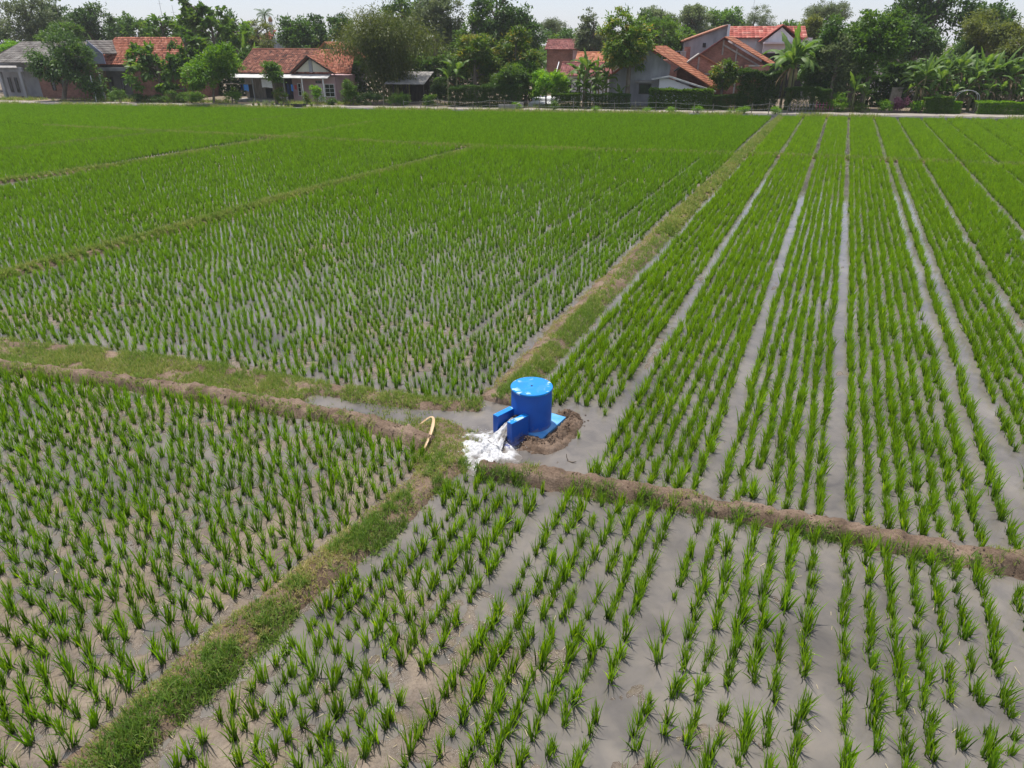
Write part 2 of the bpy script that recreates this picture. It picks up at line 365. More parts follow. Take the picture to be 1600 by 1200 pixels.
class MB:
    def __init__(self): self.v = []; self.f = []
    def box(self, x0, x1, y0, y1, z0, z1):
        n = len(self.v)
        self.v += [(x0, y0, z0), (x1, y0, z0), (x1, y1, z0), (x0, y1, z0), (x0, y0, z1), (x1, y0, z1), (x1, y1, z1), (x0, y1, z1)]
        self.f += [(n, n + 3, n + 2, n + 1), (n + 4, n + 5, n + 6, n + 7), (n, n + 1, n + 5, n + 4), (n + 1, n + 2, n + 6, n + 5), (n + 2, n + 3, n + 7, n + 6), (n + 3, n, n + 4, n + 7)]
        return self
    def prism(self, poly, y0, y1):       # polygon in (x, z) extruded along y
        n = len(self.v); k = len(poly)
        self.v += [(x, y0, z) for x, z in poly] + [(x, y1, z) for x, z in poly]
        self.f += [tuple(range(n, n + k)), tuple(range(n + 2 * k - 1, n + k - 1, -1))]
        for i in range(k):
            j = (i + 1) % k
            self.f.append((n + i, n + k + i, n + k + j, n + j))
        return self
    def slab(self, a, b, c, d, th):      # thick quad
        a, b, c, d = map(Vector, (a, b, c, d))
        nn = (b - a).cross(d - a); nn.normalize()
        if nn.z > 0: nn = -nn
        n = len(self.v); o = nn * th
        self.v += [tuple(p) for p in (a, b, c, d, a + o, b + o, c + o, d + o)]
        self.f += [(n, n + 1, n + 2, n + 3), (n + 7, n + 6, n + 5, n + 4)]
        for i in range(4):
            j = (i + 1) % 4
            self.f.append((n + i, n + 4 + i, n + 4 + j, n + j))
        return self
    def tube(self, pts, radii, sides=7, cap=True):
        pts = [Vector(p) for p in pts]; n0 = len(self.v)
        for i, p in enumerate(pts):
            t = (pts[min(i + 1, len(pts) - 1)] - pts[max(i - 1, 0)]); t.normalize()
            a = t.cross(Vector((0.3, 0.9, 0.2))); a.normalize(); b = t.cross(a)
            for k in range(sides):
                an = 2 * math.pi * k / sides
                self.v.append(tuple(p + (a * math.cos(an) + b * math.sin(an)) * radii[i]))
        for i in range(len(pts) - 1):
            for k in range(sides):
                q = (k + 1) % sides
                self.f.append((n0 + i * sides + k, n0 + i * sides + q, n0 + (i + 1) * sides + q, n0 + (i + 1) * sides + k))
        if cap:
            self.f.append(tuple(n0 + k for k in range(sides - 1, -1, -1)))
            e = n0 + (len(pts) - 1) * sides
            self.f.append(tuple(e + k for k in range(sides)))
        return self
    def lathe(self, prof, sides=32, cx=0, cy=0):
        n0 = len(self.v)
        for r, z in prof:
            for k in range(sides):
                an = 2 * math.pi * k / sides
                self.v.append((cx + r * math.cos(an), cy + r * math.sin(an), z))
        for i in range(len(prof) - 1):
            for k in range(sides):
                q = (k + 1) % sides
                self.f.append((n0 + i * sides + k, n0 + i * sides + q, n0 + (i + 1) * sides + q, n0 + (i + 1) * sides + k))
        self.f.append(tuple(n0 + k for k in range(sides - 1, -1, -1)))
        e = n0 + (len(prof) - 1) * sides
        self.f.append(tuple(e + k for k in range(sides)))
        return self
    def mesh(self, name, smooth=False):
        me = bpy.data.meshes.new(name); me.from_pydata(self.v, [], self.f); me.update()
        if smooth:
            me.polygons.foreach_set('use_smooth', np.ones(len(me.polygons), bool))
            try: me.set_sharp_from_angle(angle=rad(40))
            except Exception: pass
        return me
    def build(self, name, mat, parent=None, smooth=False):
        return link(name, self.mesh(name, smooth), mat, parent)
def bevel(o, w=0.01, seg=2):
    bm = bmesh.new(); bm.from_mesh(o.data)
    bmesh.ops.bevel(bm, geom=[e for e in bm.edges if e.is_manifold and e.calc_face_angle(0) > 0.5], offset=w, segments=seg, affect='EDGES', profile=0.5)
    bm.to_mesh(o.data); bm.free()
    return o

# ------------------------------------------------------------------ ground, water, mud
def sheet(name, pts, z, mat):
    me = bpy.data.meshes.new(name)
    me.from_pydata([(x, y, z) for x, y in pts], [], [tuple(range(len(pts)))]); me.update()
    return setp(link(name, me, mat), kind='structure')
sheet('ground', [(-1500, -600), (1500, -600), (1500, 2400), (-1500, 2400)], -0.35, 'ground_soil')
e0 = V(-190, 0.05); e1 = V(150, 0.05)
sheet('paddy_water', [(-190, -20), (150, -20), (150, e1[1]), e1[:2], e0[:2]], 0.0, 'silty_water')

LANES = [-0.55, 1.43, 3.62, 5.64, 7.95, 10.05, 12.25, 14.4, 16.6, 18.8, 21.0, 23.2, 25.4, 27.6]
BR_LANES = [1.27, 3.42, 5.58, 7.8, 10.0, 12.2]
LEFT_LANES = [-3.3, -5.45, -7.7, -10.4]
def lin(v, pts):
    return np.interp(v, [p[0] for p in pts], [p[1] for p in pts])
def uB(v): return lin(v, [(-0.9, -1.75), (0.3, -1.63), (2.57, -1.33), (5.14, -1.07), (8.24, -0.86), (30, 1.2)])
def uH(v): return lin(v, [(-62, 33.2), (-45.7, 34.3), (-36.2, 35.2), (-18.9, 36.26), (-1, 40.65), (15.7, 42.4), (34, 44.3)])
def uDlow(v): return lin(v, [(-60, -9), (-20, -3.5), (-12.8, -2.39), (-7.5, -1.54), (-3.4, -1.14), (-1.3, -1.35)])
def uDup(v): return lin(v, [(-60, -7.5), (-20, -2.4), (-14.2, -1.4), (-8.6, -0.5), (-5, -0.22), (-2.6, 0.0), (-1.2, 0.35)])
def vC(u): return lin(u, [(-12, -1.6), (-8.7, -1.55), (-7.3, -1.52), (-5.9, -1.4), (-4.3, -1.14), (-2.1, -0.93)])
def vA(u): return lin(u, [(0, -1.15), (6, -1.19), (28, -1.13), (54, -1.05), (70, -0.85)])

def plot_id(u, v):
    # 0 bottom left, 1 bottom right, 2 right, 3 left, 4 far strips, 5 channel strip
    pid = np.full(np.shape(u), 5)
    pid = np.where((v < vC(u)) & (u < uDlow(v)), 0, pid)
    pid = np.where((v >= vC(u)) & (u < uB(v)) & ((v > -0.9) | (u < -1.9)), 1, pid)
    pid = np.where((v >= vA(u)) & (u >= uB(v)), 2, pid)
    pid = np.where((v < vA(u)) & (u >= uDup(v)), 3, pid)
    return pid
def mud_z(x, y):
    a, b = x - O2[0], y - O2[1]
    u = a * DU[0] + b * DU[1]; v = a * DV[0] + b * DV[1]
    pid = plot_id(u, v)
    big = NZ.fbm(x * 0.28 + 3, y * 0.28, 3) - 0.5
    mid = NZ.fbm(x * 1.9, y * 1.9 + 9, 3) - 0.5
    fine = NZ.fbm(x * 7.0, y * 7.0, 3) - 0.5
    ext = np.clip((-u - 3.5) / 4.0, 0, 1) * np.clip((6.5 - v) / 5.0, 0, 1)   # the lower plot drains to its near corner
    level = np.choose(np.clip(pid, 0, 5), [0 * u - 0.002, -0.031 + 0.034 * ext, -0.03 + 0 * u, -0.014 + 0 * u, -0.01 + 0 * u, -0.05 + 0 * u])
    comb = np.where((pid == 0) | (pid == 3), np.cos(2 * np.pi * u / 0.25) * np.cos(2 * np.pi * v / 0.25) * 0.006,
                    np.where(pid == 2, np.cos(2 * np.pi * (v - 1.43 - 0.21) / 0.25) * 0.008, 0))
    return level + big * 0.07 + mid * 0.055 + fine * 0.045 + comb
def grid_sheet(name, x0, x1, y0, y1, step, mat, drop=0.0):
    nx = int((x1 - x0) / step) + 1; ny = int((y1 - y0) / step) + 1
    X, Y = np.meshgrid(np.linspace(x0, x1, nx), np.linspace(y0, y1, ny), indexing='ij')
    Z = mud_z(X, Y) - drop
    keep_edge = np.zeros_like(Z); keep_edge[0, :] = keep_edge[-1, :] = 1; keep_edge[:, 0] = keep_edge[:, -1] = 1
    Z = np.where(keep_edge > 0, -0.2, Z)
    vs = np.stack([X, Y, Z], -1).reshape(-1, 3)
    i = np.arange(nx * ny).reshape(nx, ny)
    q = np.stack([i[:-1, :-1], i[1:, :-1], i[1:, 1:], i[:-1, 1:]], -1).reshape(-1, 4)
    return setp(link(name, np_mesh(name, vs, q, smooth=True), mat), kind='structure')
grid_sheet('paddy_mud', -9.5, 11.0, 3.2, 13.5, 0.05, 'wet_mud')
grid_sheet('paddy_mud', -20, 19, 13.4, 30, 0.09, 'wet_mud')
grid_sheet('paddy_mud', -44, 36, 29.9, 58, 0.22, 'wet_mud')

# ------------------------------------------------------------------ earth banks
BANKS = {}
def resample(pts, step_fn):
    out = []; 
    for a, b in zip(pts[:-1], pts[1:]):
        L = math.hypot(b[0] - a[0], b[1] - a[1]); pos = 0.0
        while pos < L:
            f = pos / L; p = (a[0] + (b[0] - a[0]) * f, a[1] + (b[1] - a[1]) * f)
            out.append(p); pos += step_fn(*p)
    out.append(pts[-1])
    return np.array(out)
def smooth_poly(pts, it=2):
    for _ in range(it):
        n = [pts[0]]
        for a, b in zip(pts[:-1], pts[1:]):
            n += [(a[0] * .75 + b[0] * .25, a[1] * .75 + b[1] * .25), (a[0] * .25 + b[0] * .75, a[1] * .25 + b[1] * .75)]
        pts = n + [pts[-1]]
    return pts
def bank(name, uvs, width, height, rough=0.05, mat='bank_earth'):
    pts = smooth_poly([W2(*p) for p in uvs])
    C = resample(pts, lambda x, y: 0.06 if math.hypot(x, y) < 17 else (0.12 if math.hypot(x, y) < 28 else 0.35))
    T = np.gradient(C, axis=0); T /= np.linalg.norm(T, axis=1)[:, None] + 1e-9
    Nn = np.stack([T[:, 1], -T[:, 0]], 1)
    w = np.linspace(-1.25, 1.25, 23)
    hw = width / 2 * (0.85 + 0.4 * NZ.fbm(C[:, 0] * 1.1 + 40, C[:, 1] * 1.1, 3))
    X = C[:, None, 0] + Nn[:, None, 0] * hw[:, None] * w[None]
    Y = C[:, None, 1] + Nn[:, None, 1] * hw[:, None] * w[None]
    prof = height * np.clip(1 - np.abs(w[None] + 0 * X) ** 2.6, -0.6, 1)
    prof = np.where(prof < 0, prof * 0.6, prof)
    Z = prof + rough * (NZ.fbm(X * 5, Y * 5, 4) - 0.5) * 1.6 + rough * 1.2 * (NZ.fbm(X * 1.3, Y * 1.3 + 30, 2) - 0.5) + rough * 0.7 * (NZ.fbm(X * 15, Y * 15, 2) - 0.5)
    Z[0, :] = Z[-1, :] = -0.12
    vs = np.stack([X, Y, Z], -1).reshape(-1, 3)
    i = np.arange(X.size).reshape(X.shape)
    q = np.stack([i[:-1, :-1], i[1:, :-1], i[1:, 1:], i[:-1, 1:]], -1).reshape(-1, 4)
    o = setp(link('earth_bank', np_mesh(name, vs, q, smooth=True), mat), kind='structure')
    BANKS[name] = (C, Nn, hw, height)
    return o
bank('A', [(0.75, -1.18), (2.2, -1.1), (6.2, -1.2), (13.3, -1.18), (28.4, -1.13), (40, -1.1), (54, -1.05), (69, -0.82)], 0.85, 0.15)
bank('B', [(-1.78, -0.35), (-1.63, 0.29), (-1.33, 2.57), (-1.07, 5.14), (-0.86, 8.24), (-0.2, 15)], 0.5, 0.2, 0.11)
bank('C', [(-1.7, -1.0), (-2.1, -0.95), (-4.34, -1.15), (-5.9, -1.4), (-7.3, -1.52), (-8.7, -1.55), (-12, -1.6)], 0.68, 0.15, 0.06)
bank('D', [(-1.42, -1.55), (-1.25, -2.2), (-1.14, -3.4), (-1.54, -7.5), (-2.39, -12.8), (-3.5, -20), (-5, -30)], 0.5, 0.2, 0.1)
bank('U', [(0.55, -1.35), (0.25, -2.0), (0.0, -2.8), (-0.2, -5), (-0.45, -8.6), (-1.35, -14.2), (-2.4, -20), (-4, -30)], 0.5, 0.09, 0.05)
bank('K', [(-0.8, -5.0), (-0.95, -8), (-1.8, -13), (-2.9, -20), (-4.5, -30)], 1.0, 0.06, 0.035)
bank('J', [(-0.75, -2.1), (-1.0, -1.5), (-1.6, -1.15), (-2.1, -1.0)], 0.95, 0.075, 0.035)
bank('E', [(-3.2, -20.2), (2.15, -19.9), (10, -19.6), (18.1, -20.0), (27, -19.3), (36.3, -18.9)], 0.62, 0.13, 0.025)
bank('F', [(-2, -38), (13.5, -37.5), (20, -35.8), (35.2, -36.2), (48, -36)], 0.5, 0.12, 0.008)
bank('N', [(8, -50.5), (21, -49.4), (33.4, -47.7), (51, -47.1)], 0.6, 0.12, 0.008)
bank('H', [(33, -62), (34.3, -45.7), (35.2, -36.2), (36.26, -18.9), (40.6, -1.1), (41.5, 6), (42.4, 15.7), (44.3, 34)], 0.5, 0.13, 0.025)

# ------------------------------------------------------------------ rice
def rice_mesh(i, seed, mat='rice_leaf'):
    r = np.random.RandomState(seed)
    nb = 24; vs = []; qs = []; ts = []; tint = []
    hh = 0.40 + 0.02 * r.randn()
    for k in range(nb):
        az = r.rand() * 2 * math.pi; lean = abs(r.randn()) * 0.14 + 0.03; L = hh * (0.62 + 0.42 * r.rand())
        if k < 2: lean = 0.35 + 0.25 * r.rand(); L *= 0.8
        wd = 0.0055 + 0.0035 * r.rand(); curve = 0.15 + 0.55 * r.rand() * lean / 0.25
        bx, by = 0.022 * r.randn(2)
        ca, sa = math.cos(az), math.sin(az); tw = r.rand() * math.pi
        px_, py_ = math.cos(tw), math.sin(tw)
        n0 = len(vs); pos = np.array([bx, by, -0.03]); ang = lean
        segs = 4
        tn = min(1, max(0, 0.45 + 0.2 * r.randn()))
        for s in range(segs + 1):
            f = s / segs
            ww = wd * (1.0, 1.05, 0.95, 0.62, 0.0)[s]
            if s < segs:
                vs.append(pos - ww * np.array([px_, py_, 0])); vs.append(pos + ww * np.array([px_, py_, 0]))
            else: vs.append(pos.copy())
            ang = lean + curve * f * f * 1.3
            pos = pos + L / segs * np.array([ca * math.sin(ang), sa * math.sin(ang), math.cos(ang)])
        for s in range(segs - 1):
            a = n0 + 2 * s; qs.append((a, a + 1, a + 3, a + 2)); tint.append(min(1, max(0, tn - 0.3 + 0.17 * s)))  # lower segments tinted darker: shade at the clump's root is painted in
        a = n0 + 2 * (segs - 1); ts.append((a, a + 1, a + 2))
    tint = tint + [0.55] * len(ts)
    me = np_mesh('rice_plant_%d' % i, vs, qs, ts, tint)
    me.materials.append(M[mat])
    return me
NVAR = 10
rice_meshes = [rice_mesh(i, 100 + i) for i in range(NVAR)]
pale_meshes = [rice_mesh(i, 100 + i, 'rice_leaf_pale') for i in range(NVAR)]

rs = np.random.RandomState(11)
pts_u = []; pts_v = []; pts_s = []; pts_g = []
def add_rice(u, v, s, g):
    pts_u.append(u); pts_v.append(v); pts_s.append(s); pts_g.append(np.full(len(u), g))
def lattice(us, vs_, ju, jv):
    U, Vv = np.meshgrid(us, vs_, indexing='ij')
    row = np.arange(len(vs_))[None] + 0 * U
    U = U + ju * rs.randn(*U.shape) + 0.12 * (rs.rand(len(vs_))[None] - 0.5)
    Vv = Vv + jv * rs.randn(*Vv.shape) + 0.07 * (NZ.n(U * 0.45, row * 3.7) - 0.5)
    return U.ravel(), Vv.ravel()
def beds(lanes, gap, step):
    out = []
    for a, b in zip(lanes[:-1], lanes[1:]):
        x0, x1 = a + gap, b - gap
        n = max(2, int(round((x1 - x0) / step)) + 1)
        out += list(np.linspace(x0, x1, n))
    return out
# bottom left plot: square planting
u, v = lattice(np.arange(-14, 0, 0.25), np.arange(-20, -1, 0.25), 0.022, 0.018)
k = (u < uDlow(v) - 0.26) & (v < vC(u) - 0.34) & (rs.rand(len(u)) > 0.03)
add_rice(u[k], v[k], 1.0 + 0.12 * rs.randn(k.sum()).clip(-1.8, 1.5), 0)
# bottom right plot: rows with wide lanes, uneven
u, v = lattice(np.arange(-12, 1.5, 0.165), beds([-0.95] + BR_LANES + [14.4, 16.6], 0.25, 0.275), 0.03, 0.018)
den = NZ.fbm(u * 0.6, v * 0.6 + 50, 3)
k = (u < uB(v) - 0.24) & (v > vC(u) + 0.5) & (rs.rand(len(u)) > 0.1 + 0.6 * np.clip(den - 0.56, 0, 1) * 4) & ((v > -0.4) | (u < -2.25))
add_rice(u[k], v[k], 1.0 + 0.2 * rs.randn(k.sum()).clip(-1.6, 1.3), 1)
# right plot: rows in beds, close within the row
u, v = lattice(np.arange(-1.6, 45, 0.135), beds(LANES, 0.24, 0.25), 0.03, 0.022)
lane8 = (np.abs(v - 8.4) < 0.13)
wet = ((u + 0.4) / 1.75) ** 2 + ((v - 0.65) / 1.0) ** 2 < 1      # washed bare in front of the outlet
k = (u > uB(v) + 0.27) & (u < uH(v) - 0.3) & (v > vA(u) + 0.48) & ~lane8 & ~wet & (rs.rand(len(u)) > 0.07)
den = NZ.fbm(u * 0.5, v * 0.9 + 20, 3)
k &= rs.rand(len(u)) > np.clip(den - 0.66, 0, 1) * 3 
add_rice(u[k], v[k], 0.98 + 0.18 * rs.randn(k.sum()).clip(-1.8, 1.6), 2)
k2 = wet & (u > uB(v) + 0.4) & (rs.rand(len(u)) < 0.16) & ((u > 0.8) | (v > 0.95)) & (v > 0.3)
add_rice(u[k2], v[k2], 0.62 + 0.1 * rs.randn(k2.sum()), 2)
# right plot beyond the cross bank
u, v = lattice(np.arange(39, 90, 0.19), beds(LANES + [29.8, 32, 34.2, 36.4, 38.6, 40.8], 0.27, 0.25), 0.03, 0.022)
k = (u > uH(v) + 0.3) & (v > vA(u) + 0.5)
add_rice(u[k], v[k], 1.05 + 0.13 * rs.randn(k.sum()), 3)
# left plots: square planting
ln = sorted(LEFT_LANES)
vrows = beds([-19.3] + ln + [-1.4], 0.19, 0.25)
u, v = lattice(np.arange(-4, 42, 0.25), vrows, 0.024, 0.02)
thin = NZ.fbm(u * 0.18 + 5, v * 0.18, 3)
k = (u > uDup(v) + 0.28) & (u < uH(v) - 0.3) & (v < vA(u) - 0.45) & (v > -19.3) & (rs.rand(len(u)) > 0.03)
add_rice(u[k], v[k], 0.97 + 0.11 * rs.randn(k.sum()) + 0.22 * (0.5 - thin[k]) + 0.005 * u[k], 4)
u, v = lattice(np.arange(-6, 40, 0.25), np.arange(-80, -20.1, 0.25), 0.024, 0.02)
k = (u < uH(v) - 0.3) & ((np.abs(v + 36.6) > 0.9)) & (np.abs(v - lin(u, [(8, -50.5), (21, -49.4), (33.4, -47.7), (51, -47.1)])) > 0.45)
add_rice(u[k], v[k], 1.0 + 0.11 * rs.randn(k.sum()), 4)
u, v = lattice(np.arange(33, 80, 0.25), np.arange(-110, -1.5, 0.25), 0.024, 0.02)
k = (u > uH(v) + 0.3) & (v < vA(u) - 0.45)
add_rice(u[k], v[k], 1.1 + 0.1 * rs.randn(k.sum()), 4)
U = np.concatenate(pts_u); Vv = np.concatenate(pts_v); S = np.concatenate(pts_s).clip(0.45, 1.5); Gp = np.concatenate(pts_g)
X = O2[0] + U * DU[0] + Vv * DV[0]; Y = O2[1] + U * DU[1] + Vv * DV[1]
tt = (X - R0[0]) * RQ[0] + (Y - R0[1]) * RQ[1]
k = (np.abs(X) < 0.70 * Y + 6.5) & (Y > 2.5) & (tt < -0.8)
# keep clear of the tank's apron and the far left banks
k &= ~((np.abs(U - 0.15) < 0.95) & (np.abs(Vv - 0.1) < 0.85)) & ~((U > -1.75) & (U < 0) & (Vv > -1.5) & (Vv < 0.75))
U, Vv, X, Y, S, Gp = U[k], Vv[k], X[k], Y[k], S[k], Gp[k]
N = len(X)
rz = rs.rand(N) * 2 * math.pi; tilt = rs.randn(N, 2) * 0.085
var = rs.randint(0, NVAR, N)
Z0 = np.clip(mud_z(X, Y), -0.03, 0.03)
# pixel position, to choose the plants that show largest
D = np.sqrt(X ** 2 + Y ** 2 + CAM_H ** 2)
depth = Y * CP + CAM_H * SP
pyv = 600 + FPX * (CAM_H * CP - Y * SP) / depth
pxv = 800 + FPX * X / depth
inv = (pxv > 4) & (pxv < 1596) & (pyv < 1212)
order = np.argsort(np.where(inv, D, 1e9))
single = order[:300]
RL = {0: ('young upright rice clump on tan mud in square-planted plot left of grassy bank', 'rice clumps of the muddy plot left of the grassy bank'),
      1: ('loose young rice clump in the grey flooded plot right of the grassy near bank', 'rice clumps of the flooded plot right of the near bank'),
      2: ('rice clump in the close-set rows behind the bare brown bank', 'rice clumps of the rows behind the brown bank')}
first = {}
pale = (Gp >= 1) & (Gp <= 3)
for n_, j in enumerate(j for j in single if not pale[j]): var[j] = n_ % NVAR
for j in single:
    o = bpy.data.objects.new('rice_plant', (pale_meshes if pale[j] else rice_meshes)[var[j]]); col.objects.link(o)
    o.location = (X[j], Y[j], Z0[j]); o.scale = (S[j] * (0.98 if Gp[j] in (1, 2) else 1.0),) * 2 + (S[j],)
    o.rotation_euler = (tilt[j, 0], tilt[j, 1], rz[j])
    lb, gp = RL[int(min(Gp[j], 2))]
    setp(o, lb, 'rice plant', gp)
    first.setdefault((bool(pale[j]), int(var[j])), o)
rest = np.ones(N, bool); rest[single] = False
me = np_mesh('rice_plants', np.stack([X, Y, Z0], 1)[rest])
def attr(me, name, typ, data, key='value'):
    a = me.attributes.new(name, typ, 'POINT'); a.data.foreach_set(key, np.ascontiguousarray(data, dtype=np.int32 if typ == 'INT' else np.float32).ravel())
attr(me, 'rot', 'FLOAT_VECTOR', np.stack([tilt[:, 0], tilt[:, 1], rz], 1)[rest], 'vector')
wide = 1.0 + 0.3 * np.clip((D - 48) / 35, 0, 1)
wide = wide * np.where((Gp == 1) | (Gp == 2), 0.98, np.where(Gp == 4, 0.82, 1.0))
attr(me, 'scl', 'FLOAT_VECTOR', np.stack([S * wide, S * wide, S], 1)[rest], 'vector')
attr(me, 'idx', 'INT', var[rest])
attr(me, 'pale', 'INT', pale[rest].astype(np.int32))
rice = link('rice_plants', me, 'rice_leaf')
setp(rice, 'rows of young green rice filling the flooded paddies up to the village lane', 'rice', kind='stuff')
ng = bpy.data.node_groups.new('rice_instances', 'GeometryNodeTree')
ng.interface.new_socket('Geometry', in_out='INPUT', socket_type='NodeSocketGeometry')
ng.interface.new_socket('Geometry', in_out='OUTPUT', socket_type='NodeSocketGeometry')
gi = ng.nodes.new('NodeGroupInput'); go = ng.nodes.new('NodeGroupOutput')
def nattr(n, t):
    a = ng.nodes.new('GeometryNodeInputNamedAttribute'); a.data_type = t; a.inputs['Name'].default_value = n
    return [s for s in a.outputs if s.enabled and s.name == 'Attribute'][0]
e2r = ng.nodes.new('FunctionNodeEulerToRotation')
ng.links.new(nattr('rot', 'FLOAT_VECTOR'), e2r.inputs[0])
scl_ = nattr('scl', 'FLOAT_VECTOR'); idx_ = nattr('idx', 'INT'); allj = ng.nodes.new('GeometryNodeJoinGeometry')
for tone in (False, True):
    ip = ng.nodes.new('GeometryNodeInstanceOnPoints'); jn = ng.nodes.new('GeometryNodeJoinGeometry')
    for i in range(NVAR):
        if (tone, i) not in first: continue
        oi = ng.nodes.new('GeometryNodeObjectInfo'); oi.inputs['Object'].default_value = first[(tone, i)]; oi.transform_space = 'ORIGINAL'
        oi.inputs['As Instance'].default_value = False
        g2 = ng.nodes.new('GeometryNodeGeometryToInstance')
        ng.links.new(oi.outputs['Geometry'], g2.inputs[0]); ng.links.new(g2.outputs[0], jn.inputs[0])
    ng.links.new(gi.outputs[0], ip.inputs['Points']); ng.links.new(jn.outputs[0], ip.inputs['Instance'])
    ip.inputs['Pick Instance'].default_value = True
    ng.links.new(idx_, ip.inputs['Instance Index']); ng.links.new(e2r.outputs[0], ip.inputs['Rotation']); ng.links.new(scl_, ip.inputs['Scale'])
    cm = ng.nodes.new('FunctionNodeCompare'); cm.data_type = 'INT'; cm.operation = 'EQUAL'
    ii = [q for q in cm.inputs if q.enabled]; ng.links.new(nattr('pale', 'INT'), ii[0]); ii[1].default_value = int(tone)
    ng.links.new(cm.outputs[0], ip.inputs['Selection'])
    ng.links.new(ip.outputs[0], allj.inputs[0])
ng.links.new(allj.outputs[0], go.inputs[0])
md = rice.modifiers.new('planting', 'NODES'); md.node_group = ng
print('rice plants', N)

# ------------------------------------------------------------------ grass on the banks
gv = []; gq = []; gt = []; gtint = []; gcount = [0]
def blades(x, y, z, h, tint, nb, spread, lean0=0.5, wid=0.006):
    # one tuft per entry, nb blades each, two segments
    n = len(x)
    if n == 0: return
    x = np.repeat(x, nb); y = np.repeat(y, nb); z = np.repeat(z, nb); h = np.repeat(h, nb); tint = np.repeat(tint, nb)
    m = n * nb
    az = rs.rand(m) * 2 * np.pi; lean = np.abs(rs.randn(m)) * lean0 + 0.1
    L = h * (0.6 + 0.6 * rs.rand(m)); bx = x + spread * rs.randn(m); by = y + spread * rs.randn(m)
    d = np.stack([np.cos(az) * np.sin(lean), np.sin(az) * np.sin(lean), np.cos(lean)], 1)
    d2 = np.stack([np.cos(az) * np.sin(lean * 2.2), np.sin(az) * np.sin(lean * 2.2), np.cos(np.minimum(lean * 2.2, 2.0))], 1)
    tw = rs.rand(m) * np.pi; s = np.stack([np.cos(tw), np.sin(tw), 0 * tw], 1) * (wid * (0.7 + 0.6 * rs.rand(m)))[:, None]
    b = np.stack([bx, by, z], 1); mid = b + d * (L * 0.55)[:, None]; tip = mid + d2 * (L * 0.5)[:, None]
    vs = np.stack([b - s, b + s, mid - s * 0.8, mid + s * 0.8, tip], 1).reshape(-1, 3)
    o = gcount[0] + np.arange(m) * 5
    gv.append(vs); gq.append(np.stack([o, o + 1, o + 3, o + 2], 1)); gt.append(np.stack([o + 2, o + 3, o + 4], 1))
    gtint.append((tint + 0.16 * rs.randn(m)).clip(0, 1)); gcount[0] += m * 5
def grass_on(name, dens, h, w0, w1, tint, patch=0.0, nb=7, seed=0, wid=0.006, off=0.0, r=(0, 1e9)):
    C, Nn, hw, height = BANKS[name]
    L = np.concatenate([[0], np.cumsum(np.linalg.norm(np.diff(C, axis=0), axis=1))])
    n = int(L[-1] * hw.mean() * abs(w1 - w0) * dens)
    pos = rs.rand(n) * L[-1]; idx = np.searchsorted(L, pos).clip(0, len(C) - 1)
    w = w0 + (w1 - w0) * rs.rand(n)
    x = C[idx, 0] + Nn[idx, 0] * hw[idx] * w + 0.03 * rs.randn(n); y = C[idx, 1] + Nn[idx, 1] * hw[idx] * w + 0.03 * rs.randn(n)
    dd = np.hypot(x, y); k = (np.abs(x) < 0.7 * y + 6) & (y > 3) & (dd >= r[0]) & (dd < r[1])
    if patch > 0: k &= NZ.fbm(x * 2.6 + 60 + seed, y * 2.6, 4) + 0.16 * (rs.rand(n) - 0.5) > patch
    if dens > 250: k &= (dd < 20) | (rs.rand(n) < 0.35)
    x, y, w = x[k], y[k], w[k]
    z = np.maximum(height * (1 - np.abs(w).clip(0, 1.1) ** 2.6), 0) - 0.005
    hs = h * (0.7 + 0.6 * rs.rand(len(x))) * (0.7 + 0.6 * NZ.fbm(x * 2, y * 2, 2))
    tn = tint + 0.35 * (NZ.fbm(x * 0.9, y * 0.9 + 70, 3) - 0.5)
    blades(x, y, z, hs, tn, nb, 0.025, wid=wid)
# near bank between the two lower plots: lush right half, bare left edge
grass_on('C', 480, 0.15, -1.25, 0.25, 0.38, 0.42, nb=8)
grass_on('C', 160, 0.09, -1.1, 0.6, 0.95, 0.3, nb=5, seed=31)
grass_on('C', 260, 0.08, -0.6, 1.0, 0.72, 0.46, seed=3)
grass_on('J', 400, 0.08, -1.0, 1.0, 0.7, 0.38)
grass_on('K', 420, 0.13, -1.1, 1.1, 0.62, 0.33)
grass_on('U', 420, 0.13, -1.1, 1.0, 0.55, 0.42)
grass_on('D', 300, 0.1, -1.0, -0.2, 0.6, 0.46, seed=5)
grass_on('D', 200, 0.1, 0.2, 1.1, 0.5, 0.52, seed=8)
grass_on('B', 420, 0.16, 0.45, 1.25, 0.32, 0.45, seed=9)
grass_on('B', 160, 0.1, -0.6, 0.6, 0.75, 0.54, seed=12)
grass_on('A', 420, 0.15, -0.1, 1.15, 0.5, 0.36, r=(0, 30), seed=14)
grass_on('A', 110, 0.2, -0.5, 1.1, 0.62, 0.3, r=(28, 200), wid=0.014, seed=15)
grass_on('A', 160, 0.08, -1.1, 0.2, 0.85, 0.45, r=(0, 40), seed=16)
for b_, tn in (('E', 0.6), ('F', 0.58), ('N', 0.45), ('H', 0.58)):
    grass_on(b_, 220, 0.22, -1.0, 1.0, tn, 0.2, wid=0.013, seed=20)
# flooded grass in the little channel beside the outlet
n = 900
a = rs.rand(n) * 5 - 5.6; bb = -0.62 + 0.09 * (a + 1) + 0.2 * rs.randn(n)
xx, yy = W2(bb, a)
k = NZ.fbm(xx * 2 + 9, yy * 2, 2) > 0.5
blades(xx[k], yy[k], 0 * xx[k] - 0.01, 0.1 + 0 * xx[k], 0.6 + 0 * xx[k], 5, 0.03)
